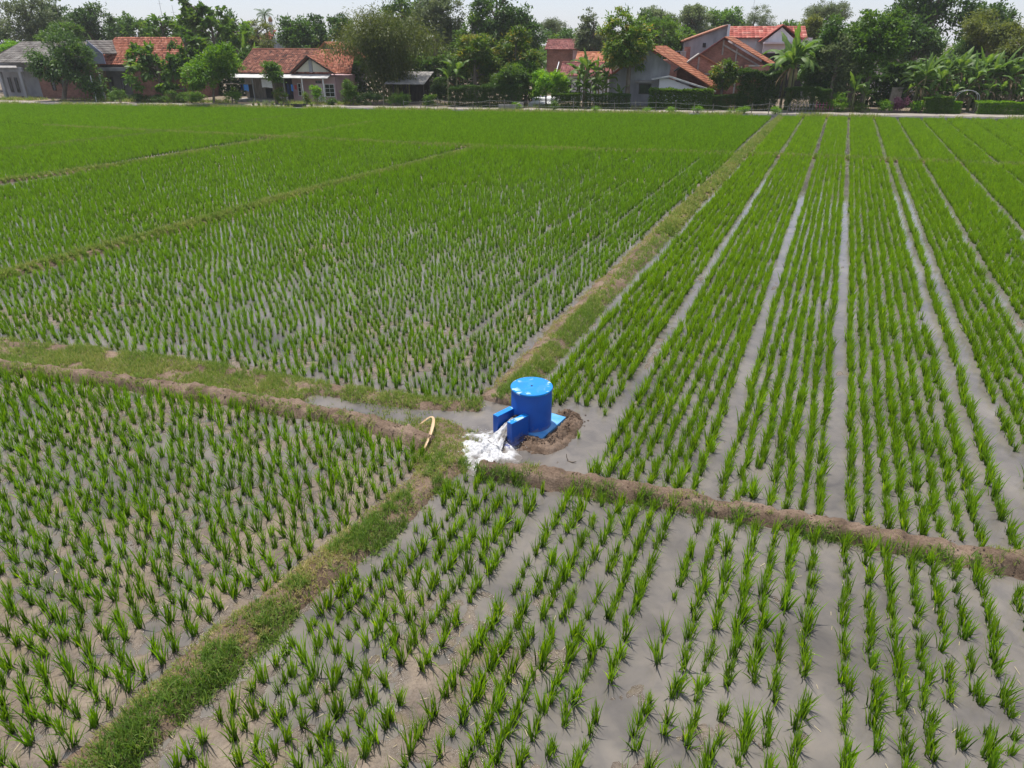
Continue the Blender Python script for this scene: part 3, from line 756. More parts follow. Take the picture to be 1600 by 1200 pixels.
# weeds along the foot of the lane
n = 8500
s_ = rs.rand(n) * 190 - 95; t_ = -0.5 + 0.9 * rs.rand(n)
wx = R0[0] + s_ * RD[0] + t_ * RQ[0]; wy = R0[1] + s_ * RD[1] + t_ * RQ[1]
k = NZ.fbm(s_ * 0.35, t_ + 4, 3) > 0.42
blades(wx[k], wy[k], 0 * wx[k] + 0.05, 0.35 + 0.3 * rs.rand(k.sum()), 0.45 + 0.35 * rs.rand(k.sum()), 6, 0.1, wid=0.022)
n = 3800
s_ = rs.rand(n) * 190 - 95; t_ = 4.0 + 1.6 * rs.rand(n)
wx = R0[0] + s_ * RD[0] + t_ * RQ[0]; wy = R0[1] + s_ * RD[1] + t_ * RQ[1]
k = NZ.fbm(s_ * 0.3 + 31, t_ + 4, 3) > 0.5
blades(wx[k], wy[k], 0 * wx[k] + 0.28, 0.3 + 0.3 * rs.rand(k.sum()), 0.4 + 0.4 * rs.rand(k.sum()), 6, 0.12, wid=0.025)
gq_ = np.concatenate(gq); gt_ = np.concatenate(gt)
gme = np_mesh('grass', np.concatenate(gv), gq_, gt_, np.concatenate(gtint + gtint))
setp(link('grass', gme, 'grass_leaf'), 'short creeping grass and weeds growing along the earth banks', 'grass', kind='stuff')
# straw litter and dead leaves lying on mud and banks
n = 1500
lv = []; lq = []
lx = rs.rand(n) * 24 - 12; ly = 4.5 + rs.rand(n) * 13
zz = np.maximum(mud_z(lx, ly), 0.0) + 0.006
uu = (lx - O2[0]) * DU[0] + (ly - O2[1]) * DU[1]; vv = (lx - O2[0]) * DV[0] + (ly - O2[1]) * DV[1]
k = ((uu < -2.2) & (NZ.fbm(lx * 0.5, ly * 0.5 + 12, 2) > 0.47))
lx, ly, zz = lx[k], ly[k], zz[k]; n = len(lx)
an = rs.rand(n) * np.pi; ll = 0.015 + 0.05 * rs.rand(n)
dx, dy = np.cos(an) * ll, np.sin(an) * ll; sx, sy = -np.sin(an) * 0.0025, np.cos(an) * 0.0025
lvs = np.stack([np.stack([lx - dx - sx, ly - dy - sy, zz], 1), np.stack([lx + dx - sx, ly + dy - sy, zz + 0.02], 1), np.stack([lx + dx + sx, ly + dy + sy, zz + 0.02], 1), np.stack([lx - dx + sx, ly - dy + sy, zz], 1)], 1).reshape(-1, 3)
o = np.arange(n) * 4
setp(link('straw_litter', np_mesh('straw_litter', lvs, np.stack([o, o + 1, o + 2, o + 3], 1)), 'straw'), 'pale straw bits lying on the water and mud of the near plots', 'straw', kind='stuff')

# ------------------------------------------------------------------ pump tank, outlet, water, heap
TU, TV, TR, TZ = 0.12, -0.05, 0.405, 0.93
tx, ty = W2(TU, TV)
tank = empty('water_tank', (tx, ty, 0), 0, 'round blue painted concrete outlet tank pouring white water into the paddies', 'tank')
o = MB().lathe([(TR, -0.06), (TR, 0.06), (TR - 0.002, TZ - 0.06), (TR - 0.014, TZ - 0.045)], 64).build('tank_wall', 'blue_paint', tank, True)
o = MB().lathe([(TR + 0.004, TZ - 0.042), (TR + 0.012, TZ - 0.035), (TR + 0.012, TZ - 0.008), (TR + 0.004, TZ)], 64).build('lid', 'lid_paint', tank, True)
o['label'] = 'bright blue round lid with chipped pale paint'
MB().lathe([(0.022, TZ - 0.002), (0.022, TZ + 0.004)], 16).build('lid_hole', 'dark_inside', tank)
ang20 = rad(20)
wdir = np.array([-math.cos(ang20), -math.sin(ang20)]); wper = np.array([-math.sin(ang20), math.cos(ang20)])
def uvw(a, b, z):      # along the outlet, across it; local to the tank
    q = wdir * a + wper * b
    x, y = W2(TU + q[0], TV + q[1])
    return (x - tx, y - ty, z)
def outlet_wall(b0, b1, a0, a1, zt):
    mb = MB(); c = [uvw(a0, b0, 0), uvw(a1, b0, 0), uvw(a1, b1, 0), uvw(a0, b1, 0)]
    vs = [(p[0], p[1], -0.1) for p in c] + [(p[0], p[1], zt) for p in c]
    mb.v = vs; mb.f = [(3, 2, 1, 0), (4, 5, 6, 7), (0, 1, 5, 4), (1, 2, 6, 5), (2, 3, 7, 6), (3, 0, 4, 7)]
    w_ = bevel(mb.build('outlet_wall', 'blue_paint', tank), 0.008)
    g = 0.004; c = [uvw(a0 + g, b0 + g, 0), uvw(a1 - g, b0 + g, 0), uvw(a1 - g, b1 - g, 0), uvw(a0 + g, b1 - g, 0)]
    mb = MB(); mb.v = [(p[0], p[1], zt + 0.001) for p in c] + [(p[0], p[1], zt + 0.012) for p in c]
    mb.f = [(3, 2, 1, 0), (4, 5, 6, 7), (0, 1, 5, 4), (1, 2, 6, 5), (2, 3, 7, 6), (3, 0, 4, 7)]
    mb.build('coping_or_lit_top', 'lid_paint', w_)  # added strip in lighter paint: sunlight on the wall top put into the colour
    return w_
outlet_wall(0.13, 0.26, 0.36, 0.84, 0.5)
outlet_wall(-0.27, -0.14, 0.34, 0.82, 0.5)
# pipe mouth in the tank side and the apron below it
pts = [uvw(0.33, 0, 0.33), uvw(0.47, 0, 0.32)]
MB().tube(pts, [0.115, 0.115], 20).build('pipe_mouth', 'dark_inside', tank, True)
c = [uvw(0.3, -0.3, 0), uvw(0.97, -0.3, 0), uvw(0.97, 0.31, 0), uvw(0.3, 0.31, 0)]
mb = MB(); mb.v = [(p[0], p[1], -0.12) for p in c] + [(p[0], p[1], 0.055) for p in c]
mb.f = [(3, 2, 1, 0), (4, 5, 6, 7), (0, 1, 5, 4), (1, 2, 6, 5), (2, 3, 7, 6), (3, 0, 4, 7)]
bevel(mb.build('outlet_apron', 'blue_paint', tank), 0.01)
a8 = rad(8)
def plat(a, b, z):
    q = (TU + 0.08 + math.cos(a8) * a - math.sin(a8) * b, TV + 0.0 + math.sin(a8) * a + math.cos(a8) * b)
    x, y = W2(*q); return (x - tx, y - ty, z)
c = [plat(-0.50, -0.5, 0), plat(0.5, -0.5, 0), plat(0.5, 0.5, 0), plat(-0.50, 0.5, 0)]
mb = MB(); mb.v = [(p[0], p[1], -0.1) for p in c] + [(p[0], p[1], 0.1) for p in c]
mb.f = [(3, 2, 1, 0), (4, 5, 6, 7), (0, 1, 5, 4), (1, 2, 6, 5), (2, 3, 7, 6), (3, 0, 4, 7)]
o = bevel(mb.build('base_slab', 'slab_paint', tank), 0.008)
o['label'] = 'square pale blue base slab'

# falling stream: a lumpy chute from the pipe mouth down to the pool
def stream():
    na, nb_ = 46, 26
    A = np.linspace(0, 1, na); B = np.linspace(-1, 1, nb_)
    vs = []; tint = []
    for i, a in enumerate(A):
        d = 0.43 + 0.72 * a
        zc = 0.33 - 0.30 * a ** 1.5 
        if d > 1.0: zc = max(zc, 0.06)
        half = 0.10 + 0.035 * a + (0.16 * max(0, a - 0.62) * 2.2)
        for b in B:
            th = 0.085 * math.sqrt(max(0, 1 - b * b)) 
            nn = NZ.fbm(d * 9 - 3 * a, b * 3 + 11, 3) - 0.5; n2 = NZ.fbm(d * 26, b * 9 + 3, 2) - 0.5
            p = uvw(d + 0.03 * n2, b * half, zc + th + 0.09 * nn * (0.3 + a) + 0.035 * n2)
            vs.append((p[0] + tx, p[1] + ty, p[2]))
            tint.append(min(1, max(0, 0.12 + 0.85 * a ** 0.8 + 2.2 * nn * (0.4 + a) + 1.2 * n2)))
    i = np.arange(na * nb_).reshape(na, nb_)
    q = np.stack([i[:-1, :-1], i[1:, :-1], i[1:, 1:], i[:-1, 1:]], -1).reshape(-1, 4)
    n = len(vs)
    # underside closes the chute
    low = [(x, y, z - 0.06) for x, y, z in vs]
    q2 = q[:, ::-1] + n
    rim = []
    loop = list(i[:, 0]) + list(i[-1, 1:]) + list(i[::-1, -1][1:]) + list(i[0, ::-1][1:-1])
    for a_, b_ in zip(loop, loop[1:] + loop[:1]): rim.append((a_, b_, b_ + n, a_ + n))
    me = np_mesh('water_stream', vs + low, np.concatenate([q, q2, np.array(rim)]), None, tint + tint, True)
    setp(link('water_stream', me, 'foam'), 'white water gushing from the pipe between the blue outlet walls', 'water')
stream()
def foam_pool():
    # churned foam spreading over the pool below the outlet
    nr, na = 74, 150
    c = (TU + wdir[0] * 1.3, TV + wdir[1] * 1.3)
    vs = []; tint = []
    for i in range(nr):
        f = i / (nr - 1)
        for k in range(na):
            an = 2 * math.pi * k / na
            rr = (0.84 + 0.34 * (NZ.fbm(math.cos(an) * 1.6 + 8, math.sin(an) * 1.6 + 8, 4) - 0.5) * 2)
            ea = 0.86 + 0.18 * max(0, math.cos(an + 0.5))
            a = math.cos(an) * rr * f * ea; b = math.sin(an) * rr * f
            u_, v_ = c[0] + a * wdir[0] + b * wper[0] * 1.05, c[1] + a * wdir[1] + b * wper[1] * 1.05
            x, y = W2(u_, v_)
            n1 = NZ.fbm(x * 6, y * 6, 4) - 0.5; n2 = NZ.fbm(x * 19, y * 19, 3) - 0.5
            amp = max(0, 1 - f ** 1.3)
            near = math.exp(-((a + 0.25) ** 2 + b * b) / 0.06)
            vs.append((x, y, 0.006 + amp * (0.05 + 0.24 * n1 + 0.14 * n2) + 0.085 * near))
            t0 = 1.25 * (1 - f ** 1.2) + 2.6 * n1 + 1.3 * n2 - 0.1 + 0.5 * near
            tint.append(min(1, max(0, t0)))
    i = np.arange(nr * na).reshape(nr, na)
    j = np.roll(i, -1, axis=1)
    q = np.stack([i[:-1], i[1:], j[1:], j[:-1]], -1).reshape(-1, 4)
    me = np_mesh('foam', vs, q, None, tint, True)
    setp(link('foam', me, 'foam'), 'white churning foam where the outlet water hits the pool', 'foam', kind='stuff')
    # droplets
    n = 240; dv = []; df = []
    for k in range(n):
        a = 0.75 + abs(rs.randn()) * 0.45; b = 0.27 * rs.randn() * (0.5 + a * 0.6); z = 0.05 + abs(rs.randn()) * 0.07
        p = uvw(a, b, z); r = 0.003 + 0.006 * rs.rand(); x, y, z = p[0] + tx, p[1] + ty, p[2]
        n0 = len(dv)
        dv += [(x + r, y, z), (x - r, y, z), (x, y + r, z), (x, y - r, z), (x, y, z + r), (x, y, z - r)]
        df += [(n0 + a_, n0 + b_, n0 + c_) for a_, b_, c_ in ((0, 2, 4), (2, 1, 4), (1, 3, 4), (3, 0, 4), (2, 0, 5), (1, 2, 5), (3, 1, 5), (0, 3, 5))]
    setp(link('spray', np_mesh('spray', dv, None, df, np.ones(len(df)), True), 'foam'), 'fine white spray drops above the foam', 'spray', kind='stuff')
foam_pool()
def heap():
    # dug earth banked round two sides of the slab
    path = smooth_poly([(-0.50, 0.0), (-0.52, 0.28), (-0.50, 0.54), (-0.2, 0.62), (0.3, 0.66), (0.74, 0.70), (0.84, 0.5), (0.84, 0.2)])
    C = resample([W2(*p) for p in path], lambda x, y: 0.025)
    T = np.gradient(C, axis=0); T /= np.linalg.norm(T, axis=1)[:, None]
    Nn = np.stack([T[:, 1], -T[:, 0]], 1)
    w = np.linspace(-1.2, 1.2, 27)
    f = np.linspace(0, 1, len(C))
    hw = 0.21 * (0.75 + 0.6 * NZ.fbm(C[:, 0] * 2.5, C[:, 1] * 2.5, 3)) * (1.4 - 0.75 * f)
    X = C[:, None, 0] + Nn[:, None, 0] * hw[:, None] * w; Y = C[:, None, 1] + Nn[:, None, 1] * hw[:, None] * w
    Z = 0.13 * np.clip(1 - np.abs(w[None] + 0 * X) ** 2.2, -0.7, 1) * np.clip(np.minimum(f * 9, (1 - f) * 9), 0, 1)[:, None]
    Z = Z + 0.16 * (NZ.fbm(X * 8, Y * 8, 4) - 0.5) + 0.12 * (NZ.fbm(X * 22, Y * 24, 3) - 0.5)
    Z[0] = Z[-1] = -0.1
    i = np.arange(X.size).reshape(X.shape)
    q = np.stack([i[:-1, :-1], i[1:, :-1], i[1:, 1:], i[:-1, 1:]], -1).reshape(-1, 4)
    setp(link('mud_heap', np_mesh('mud_heap', np.stack([X, Y, Z], -1).reshape(-1, 3), q, smooth=True), 'heap_earth'), 'crumbly brown earth heaped around the blue base slab', 'mud heap')
heap()
# loose clods on the heap and the brown banks
def clods():
    r = np.random.RandomState(3); vs = []; fs = []
    def put(x, y, z, q):
        n0 = len(vs)
        for d in ((1, 0, 0), (-1, 0, 0), (0, 1, 0), (0, -1, 0), (0, 0, 1), (0, 0, -1)):
            vs.append((x + d[0] * q * r.uniform(.6, 1.3) + q * .2 * r.randn(), y + d[1] * q * r.uniform(.6, 1.3) + q * .2 * r.randn(), z + d[2] * q * r.uniform(.4, .9)))
        fs.extend([(n0 + a, n0 + b, n0 + c) for a, b, c in ((0, 2, 4), (2, 1, 4), (1, 3, 4), (3, 0, 4), (2, 0, 5), (1, 2, 5), (3, 1, 5), (0, 3, 5))])
    hp = [(-0.50, 0.0), (-0.52, 0.28), (-0.50, 0.54), (-0.2, 0.62), (0.3, 0.66), (0.74, 0.70), (0.84, 0.45)]
    for k in range(1100):
        i = r.randint(0, len(hp) - 1); f = r.rand(); a = hp[i]; b = hp[i + 1]
        off = 0.1 * r.randn(2); u_, v_ = a[0] + (b[0] - a[0]) * f + off[0], a[1] + (b[1] - a[1]) * f + off[1]
        x, y = W2(u_, v_); put(x, y, max(0.01, 0.155 - 5.0 * (off[0] ** 2 + off[1] ** 2)), 0.008 + 0.018 * r.rand() ** 2)
    for nm, cnt in (('B', 700), ('D', 700), ('C', 300), ('J', 100)):
        C, Nn, hw, hgt = BANKS[nm]; ok = np.where(np.hypot(C[:, 0], C[:, 1]) < 19)[0]
        for k in range(cnt):
            i = ok[r.randint(len(ok))]; w = r.uniform(-1.05, 1.05)
            put(C[i, 0] + Nn[i, 0] * hw[i] * w, C[i, 1] + Nn[i, 1] * hw[i] * w, max(0.0, hgt * (1 - abs(w) ** 2.6)) + 0.004, 0.007 + 0.02 * r.rand() ** 2)
    setp(link('earth_clods', np_mesh('earth_clods', vs, None, fs), 'bank_earth'), 'loose brown earth clods on the heap and banks', 'clods', kind='stuff')
clods()
# pale dry sheath bent over the end of the bank
def dry_strip():
    ctrl = [(-1.66, -1.5, 0.13), (-1.4, -1.56, 0.17), (-1.08, -1.64, 0.25), (-0.84, -1.74, 0.31), (-0.74, -1.86, 0.28), (-0.80, -1.97, 0.2), (-0.95, -2.02, 0.16)]
    wd = [0.018, 0.032, 0.038, 0.036, 0.034, 0.03, 0.008]
    P3 = [np.array((*W2(a, b), z)) for a, b, z in ctrl]
    vs = []; 
    for i, p in enumerate(P3):
        t = P3[min(i + 1, len(P3) - 1)] - P3[max(i - 1, 0)]; t /= np.linalg.norm(t)
        s = np.cross(t, [0.2, -0.4, 1.0]); s /= np.linalg.norm(s); n = np.cross(s, t)
        for b in (-1, -0.4, 0.4, 1): vs.append(p + s * wd[i] * b * 0.8 + n * 0.014 * b * b)
        for b in (1, 0.4, -0.4, -1): vs.append(p + s * wd[i] * b * 0.8 + n * (0.014 * b * b - 0.005))
    q = []
    for i in range(len(P3) - 1):
        for k in range(8):
            j = (k + 1) % 8; q.append((i * 8 + k, i * 8 + j, i * 8 + 8 + j, i * 8 + 8 + k))
    o = link('dry_leaf', np_mesh('dry_leaf', vs, q, smooth=True), 'dry_leaf')
    md = o.modifiers.new('smooth', 'SUBSURF'); md.levels = md.render_levels = 2
    setp(o, 'pale tan dry palm sheath curling over the end of the brown bank', 'dry leaf')
dry_strip()
x, y = W2(-0.78, 1.05)
mb = MB().tube([(x - 0.02, y + 0.05, 0.12), (x - 0.01, y + 0.02, 0.05), (x + 0.02, y - 0.02, 0.0), (x + 0.09, y - 0.07, 0.012), (x + 0.16, y - 0.075, 0.03)], [0.006, 0.009, 0.013, 0.012, 0.005], 7)
setp(mb.build('driftwood', 'bark', smooth=True), 'small bent brown root lying in the water beside the mud heap', 'root')

# ------------------------------------------------------------------ lane and village ground
def strip(name, s0, s1, t0, t1, z0, z1, mat):
    mb = MB(); c = [V(s0, t0), V(s1, t0), V(s1, t1), V(s0, t1)]
    mb.v = [(p[0], p[1], z0) for p in c] + [(p[0], p[1], z1) for p in c]
    mb.f = [(3, 2, 1, 0), (4, 5, 6, 7), (0, 1, 5, 4), (1, 2, 6, 5), (2, 3, 7, 6), (3, 0, 4, 7)]
    return setp(mb.build(name, mat), kind='structure')
strip('lane_edge', -180, 140, 0.05, 0.42, -0.3, 0.24, 'old_concrete')
strip('verge', -180, 140, 0.424, 0.9, -0.3, 0.2, 'yard_soil')
strip('lane', -180, 140, 0.904, 3.6, -0.3, 0.27, 'lane_concrete')
strip('yard', -190, 150, 3.604, 190, -0.3, 0.25, 'yard_soil')
ZG = 0.25

# ------------------------------------------------------------------ houses
class House:
    def __init__(self, name, px, t, label, cat='house'):
        self.s0, _ = P(px, 150, t); self.t0 = t
        self.e = empty(name, V(self.s0, t, ZG), VROT, label, cat)
    def p(self, px, py, t):          # pixel on the vertical plane t -> local x, z
        s, z = P(px, py, t); return s - self.s0, z - ZG
    def x(self, px, t, py=130): return self.p(px, py, t)[0]
    def box(self, name, x0, x1, t0, t1, z0, z1, mat, parent=None):
        mb = MB().box(min(x0, x1), max(x0, x1), t0 - self.t0, t1 - self.t0, min(z0, z1), max(z0, z1))
        return mb.build(name, mat, parent or self.e)
    def prism(self, name, poly, t0, t1, mat, parent=None):
        return MB().prism(poly, t0 - self.t0, t1 - self.t0).build(name, mat, parent or self.e)
    def slab(self, name, a, b, c, d, th, mat, parent=None):
        f = lambda q: (q[0], q[1] - self.t0, q[2])
        return MB().slab(f(a), f(b), f(c), f(d), th).build(name, mat, parent or self.e)
    def tiles(self, name, a, b, c, d, mat, nx=None, ny=None, step=0.27, parent=None, lift=0.05):
        # a-b eave, d-c ridge; rows of overlapping tiles, each its own tilted face, over a thin deck
        a, b, c, d = [Vector((q[0], q[1] - self.t0, q[2])) for q in (a, b, c, d)]
        nx = nx or max(2, int(max((b - a).length, (c - d).length) / step)); ny = ny or max(2, int((d - a).length / (step * 1.15)))
        nn = (b - a).cross(d - a)
        if nn.length < 1e-6: nn = (b - a).cross(c - a)
        nn.normalize()
        if nn.z < 0: nn = -nn
        r = np.random.RandomState(int(abs(a.x * 91 + a.z * 57)) % 9999)
        def q(f, g): return (a * (1 - f) + b * f) * (1 - g) + (d * (1 - f) + c * f) * g
        vs = []; fs = []; tn = []
        for j in range(ny):
            g0, g1 = j / ny, (j + 1) / ny
            for i in range(nx):
                f0, f1 = i / nx, (i + 1) / nx; h = lift + 0.012 * r.randn(); n0 = len(vs); fm = (f0 + f1) / 2
                vs += [q(f0, g0) + nn * h * 0.45, q(fm, g0) + nn * h, q(f1, g0) + nn * h * 0.45, q(f1, g1) + nn * 0.004, q(fm, g1) + nn * 0.018, q(f0, g1) + nn * 0.004,
                       q(f0, g0) - nn * 0.03, q(f1, g0) - nn * 0.03]
                fs += [(n0, n0 + 1, n0 + 4, n0 + 5), (n0 + 1, n0 + 2, n0 + 3, n0 + 4), (n0 + 6, n0 + 7, n0 + 2, n0 + 1)]
                t_ = min(1, max(0, 0.5 + 0.24 * r.randn())); tn += [t_] * 3
        n0 = len(vs)
        vs += [a - nn * 0.08, b - nn * 0.08, c - nn * 0.08, d - nn * 0.08, a, b, c, d]
        fs += [(n0 + 3, n0 + 2, n0 + 1, n0), (n0, n0 + 1, n0 + 5, n0 + 4), (n0 + 1, n0 + 2, n0 + 6, n0 + 5), (n0 + 2, n0 + 3, n0 + 7, n0 + 6), (n0 + 3, n0, n0 + 4, n0 + 7)]
        tn += [0.3] * 5
        me = np_mesh(name, [tuple(v) for v in vs], fs, None, tn)
        return link(name, me, mat, parent or self.e)
    def ridge(self, a, b, mat, parent, r=0.11):
        f = lambda q: (q[0], q[1] - self.t0, q[2])
        o = MB().tube([f(a), f(b)], [r, r], 7).build('ridge_cap', mat, parent)
        at_ = o.data.attributes.new('tint', 'FLOAT', 'FACE'); at_.data.foreach_set('value', np.full(len(o.data.polygons), 0.62, np.float32))
        return o
    def window(self, x0, x1, z0, z1, t, cols=2, rows=1, frame='white_paint', fw=0.07, name='window'):
        w = self.box(name, x0, x1, t - 0.05, t + 0.02, z0, z0 + fw, frame)
        mb = MB(); y0, y1 = t - 0.05 - self.t0, t + 0.02 - self.t0
        mb.box(x0, x1, y0, y1, z1 - fw, z1).box(x0, x0 + fw, y0, y1, z0 + fw, z1 - fw).box(x1 - fw, x1, y0, y1, z0 + fw, z1 - fw)
        mb.build('frame', frame, w)
        cw = (x1 - x0 - 2 * fw) / cols; ch = (z1 - z0 - 2 * fw) / rows
        for i in range(cols):
            for j in range(rows):
                MB().box(x0 + fw + i * cw + 0.02, x0 + fw + (i + 1) * cw - 0.02, t - 0.02 - self.t0, t - 0.005 - self.t0, z0 + fw + j * ch + 0.02, z0 + fw + (j + 1) * ch - 0.02).build('pane', 'dark_glass', w)
        mb = MB()
        for i in range(1, cols): mb.box(x0 + fw + i * cw - 0.02, x0 + fw + i * cw + 0.02, t - 0.04 - self.t0, t - 0.003 - self.t0, z0 + fw, z1 - fw)
        for j in range(1, rows): mb.box(x0 + fw, x1 - fw, t - 0.037 - self.t0, t - 0.002 - self.t0, z0 + fw + j * ch - 0.018, z0 + fw + j * ch + 0.018)
        if mb.v: mb.build('glazing_bar', frame, w)
        return w
    def gable_roof(self, x0, x1, tf, tr, tb, ze, zr, zb, mat, name='roof'):
        # ridge along x; front eave at tf, ridge at tr, back eave at tb
        r1 = self.tiles(name, (x0, tf, ze), (x1, tf, ze), (x1, tr, zr), (x0, tr, zr), mat)
        self.tiles('roof_back', (x1, tb, zb), (x0, tb, zb), (x0, tr, zr), (x1, tr, zr), mat, parent=r1, nx=14, ny=8)
        self.ridge((x0, tr, zr + 0.02), (x1, tr, zr + 0.02), mat, r1)
        return r1

# --- pink house with the long red tiled roof
h = House('house', 440, 8.5, 'pink rendered house with long red tiled roof, cream front gable and sheet-roofed porch')
zt = h.p(460, 119, 8.5)[1]
xl = h.x(372, 8.5); xr = h.x(524, 8.5); xm = h.x(456, 8.5)
ze = h.p(440, 114, 8.2)[1]; zr = h.p(440, 77, 13.5)[1]
h.box('wall', xm, xr, 8.5, 16, 0, zt, 'pink_render')
h.box('wall', xl, xm - 0.003, 10.2, 16.2, 0, ze - 0.05, 'weathered_wood')['label'] = 'brown plastered wall behind the porch'
h.box('porch_floor', xl - 0.4, xm - 0.006, 7.2, 10.19, 0, 0.25, 'old_concrete')
rf = h.gable_roof(h.x(367, 8.2, 113), h.x(478, 8.2, 113), 8.2, 13.5, 19, ze, zr, ze, 'old_tiles')
h.tiles('roof', (h.x(478, 8.2, 113), 8.2, ze), (h.x(548, 8.2, 113), 8.2, ze), (h.x(556, 13.5, 80), 13.5, zr), (h.x(490, 13.5, 80), 13.5, zr), 'red_tiles', lift=0.045)
# cross gable
ga = h.p(480, 87, 7.9); gl = h.p(454, 114, 7.9); gr = h.p(520, 115, 7.9)
h.prism('gable_wall', [(gl[0] + 0.4, gl[1] + 0.05), (gr[0] - 0.5, gr[1] + 0.05), (ga[0], ga[1] - 0.35)], 8.42, 8.495, 'cream_render')
pier = h.box('gable_pier', h.x(486, 8.4), h.x(491, 8.4), 8.3, 8.418, gl[1] + 0.05, gl[1] + 1.45, 'grey_render')
cr = h.tiles('cross_roof', (gl[0], 7.8, gl[1]), (gl[0], 11.5, gl[1] + 0.1), (ga[0], 13.4, ga[1] + 0.1), (ga[0], 7.8, ga[1]), 'old_tiles')
h.tiles('cross_roof', (gr[0] + 0.3, 11.5, gr[1]), (gr[0] + 0.3, 7.8, gr[1]), (ga[0], 7.8, ga[1]), (ga[0], 13.4, ga[1] + 0.1), 'red_tiles')
h.slab('barge_board', (gl[0] - 0.05, 7.74, gl[1] - 0.16), (ga[0], 7.74, ga[1] - 0.12), (ga[0], 7.74, ga[1] + 0.05), (gl[0] - 0.05, 7.74, gl[1] + 0.05), 0.05, 'dark_wood')
h.slab('barge_board', (ga[0], 7.735, ga[1] - 0.12), (gr[0] + 0.3, 7.735, gr[1] - 0.16), (gr[0] + 0.3, 7.735, gr[1] + 0.05), (ga[0], 7.735, ga[1] + 0.05), 0.05, 'dark_wood')
# porch sheet roof
pz0 = h.p(440, 121.5, 6.3)[1]; pz1 = h.p(440, 115.5, 8.3)[1]
po = h.slab('porch_roof', (h.x(359, 6.3), 6.3, pz0), (h.x(512, 6.3), 6.3, pz0), (h.x(519, 8.45), 8.45, pz1), (h.x(363, 8.45), 8.45, pz1), 0.07, 'sheet_roof')
for px in (394.5, 443, 472, 505):
    mb = MB(); xx = h.x(px, 6.45); mb.box(xx - 0.06, xx + 0.06, 6.4 - h.t0, 6.52 - h.t0, -0.02, pz0 - 0.02); mb.build('porch_post', 'white_paint' if px > 460 else 'grey_render', h.e)
h.window(h.x(464.5, 8.5), h.x(470, 8.5), h.p(467, 150, 8.5)[1], h.p(467, 130, 8.5)[1], 8.49, 1, 3)
h.window(h.x(506.5, 8.5), h.x(522, 8.5), h.p(514, 151.5, 8.5)[1], h.p(514, 131, 8.5)[1], 8.49, 2, 3)
d_ = h.box('door', h.x(493, 8.5), h.x(503, 8.5), 8.44, 8.495, 0.02, h.p(498, 131, 8.5)[1], 'pale_pink_render')
MB().box(h.x(501.3, 8.5), h.x(502, 8.5), 8.40 - h.t0, 8.438 - h.t0, 1.0, 1.15).build('handle', 'grey_metal', d_)
h.box('transom', h.x(493.5, 8.5), h.x(502.5, 8.5), 8.45, 8.496, h.p(498, 130, 8.5)[1], h.p(498, 126, 8.5)[1], 'dark_glass')
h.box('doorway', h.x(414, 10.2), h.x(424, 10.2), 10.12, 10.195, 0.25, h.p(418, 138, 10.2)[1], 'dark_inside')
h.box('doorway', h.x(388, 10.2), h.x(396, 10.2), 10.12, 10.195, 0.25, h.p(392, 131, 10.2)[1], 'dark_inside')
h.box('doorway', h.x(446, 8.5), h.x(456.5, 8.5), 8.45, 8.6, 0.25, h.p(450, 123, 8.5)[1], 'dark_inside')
h.box('low_wall', h.x(428, 7.4), h.x(447, 7.4), 7.3, 7.42, 0.25, h.p(437, 151, 7.4)[1], 'pale_pink_render')
HOUSE_PINK = h
def hang(name, pxa, pxb, pya, pyb, t, mat, label, cat, group=None):
    # a sheet of cloth with folds, a real hanging thing
    s0, z1 = P(pxa, pya, t); s1, z0 = P(pxb, pyb, t)
    nx, nz = 12, 8; vs = []; 
    for side in (0, 1):
        for i in range(nx + 1):
            for j in range(nz + 1):
                f, g = i / nx, j / nz
                dt = 0.05 * math.sin(f * 9 + s0) * (1 - g * 0.6) + 0.012 * side
                vs.append(V(s0 + (s1 - s0) * f, t + dt, z0 + (z1 - z0) * g + 0.05 * math.sin(f * 5) * (1 - g)))
    i = np.arange((nx + 1) * (nz + 1)).reshape(nx + 1, nz + 1)
    q = np.stack([i[:-1, :-1], i[1:, :-1], i[1:, 1:], i[:-1, 1:]], -1).reshape(-1, 4)
    setp(link(name, np_mesh(name, vs, np.concatenate([q, q[:, ::-1] + i.size]), smooth=True), mat), label, cat, group)
hang('hanging_cloth', 408, 428, 124, 137, 6.9, 'cloth_white', 'white banner cloth hung under the porch roof of the pink house', 'cloth')
hang('laundry', 380, 389, 132, 142, 6.0, 'cloth_blue', 'bright blue laundry on the line at the porch left end', 'laundry')
hang('laundry', 375, 380, 132, 141, 6.0, 'cloth_navy', 'navy laundry on the line beside the bright blue piece', 'laundry')
hang('laundry', 447, 454, 131, 148, 7.0, 'cloth_navy', 'long navy laundry hanging in the middle doorway of the pink house', 'laundry')
hang('laundry', 454, 459, 132, 143, 7.0, 'cloth_blue', 'light blue garment hanging between the navy cloth and the red one', 'laundry')
hang('laundry', 460, 464, 133, 140, 7.0, 'cloth_red', 'red garment hanging beside the narrow white window', 'laundry')
def line_between(name, pa, pb, r, mat, label, cat, sag=0.1):
    a, b = Vector(pa), Vector(pb)
    pts = [a.lerp(b, f) - Vector((0, 0, sag * 4 * f * (1 - f))) for f in (0, .25, .5, .75, 1)]
    return setp(MB().tube(pts, [r] * 5, 5).build(name, mat), label, cat)
s0, z0 = P(349, 131, 6.0); s1, z1 = P(394, 131.5, 6.0)
line_between('bamboo_pole', V(s0, 6.0, z0), V(s1, 6.35, z1), 0.035, 'weathered_wood', 'thin horizontal drying pole reaching left from the pink house porch', 'pole', 0)

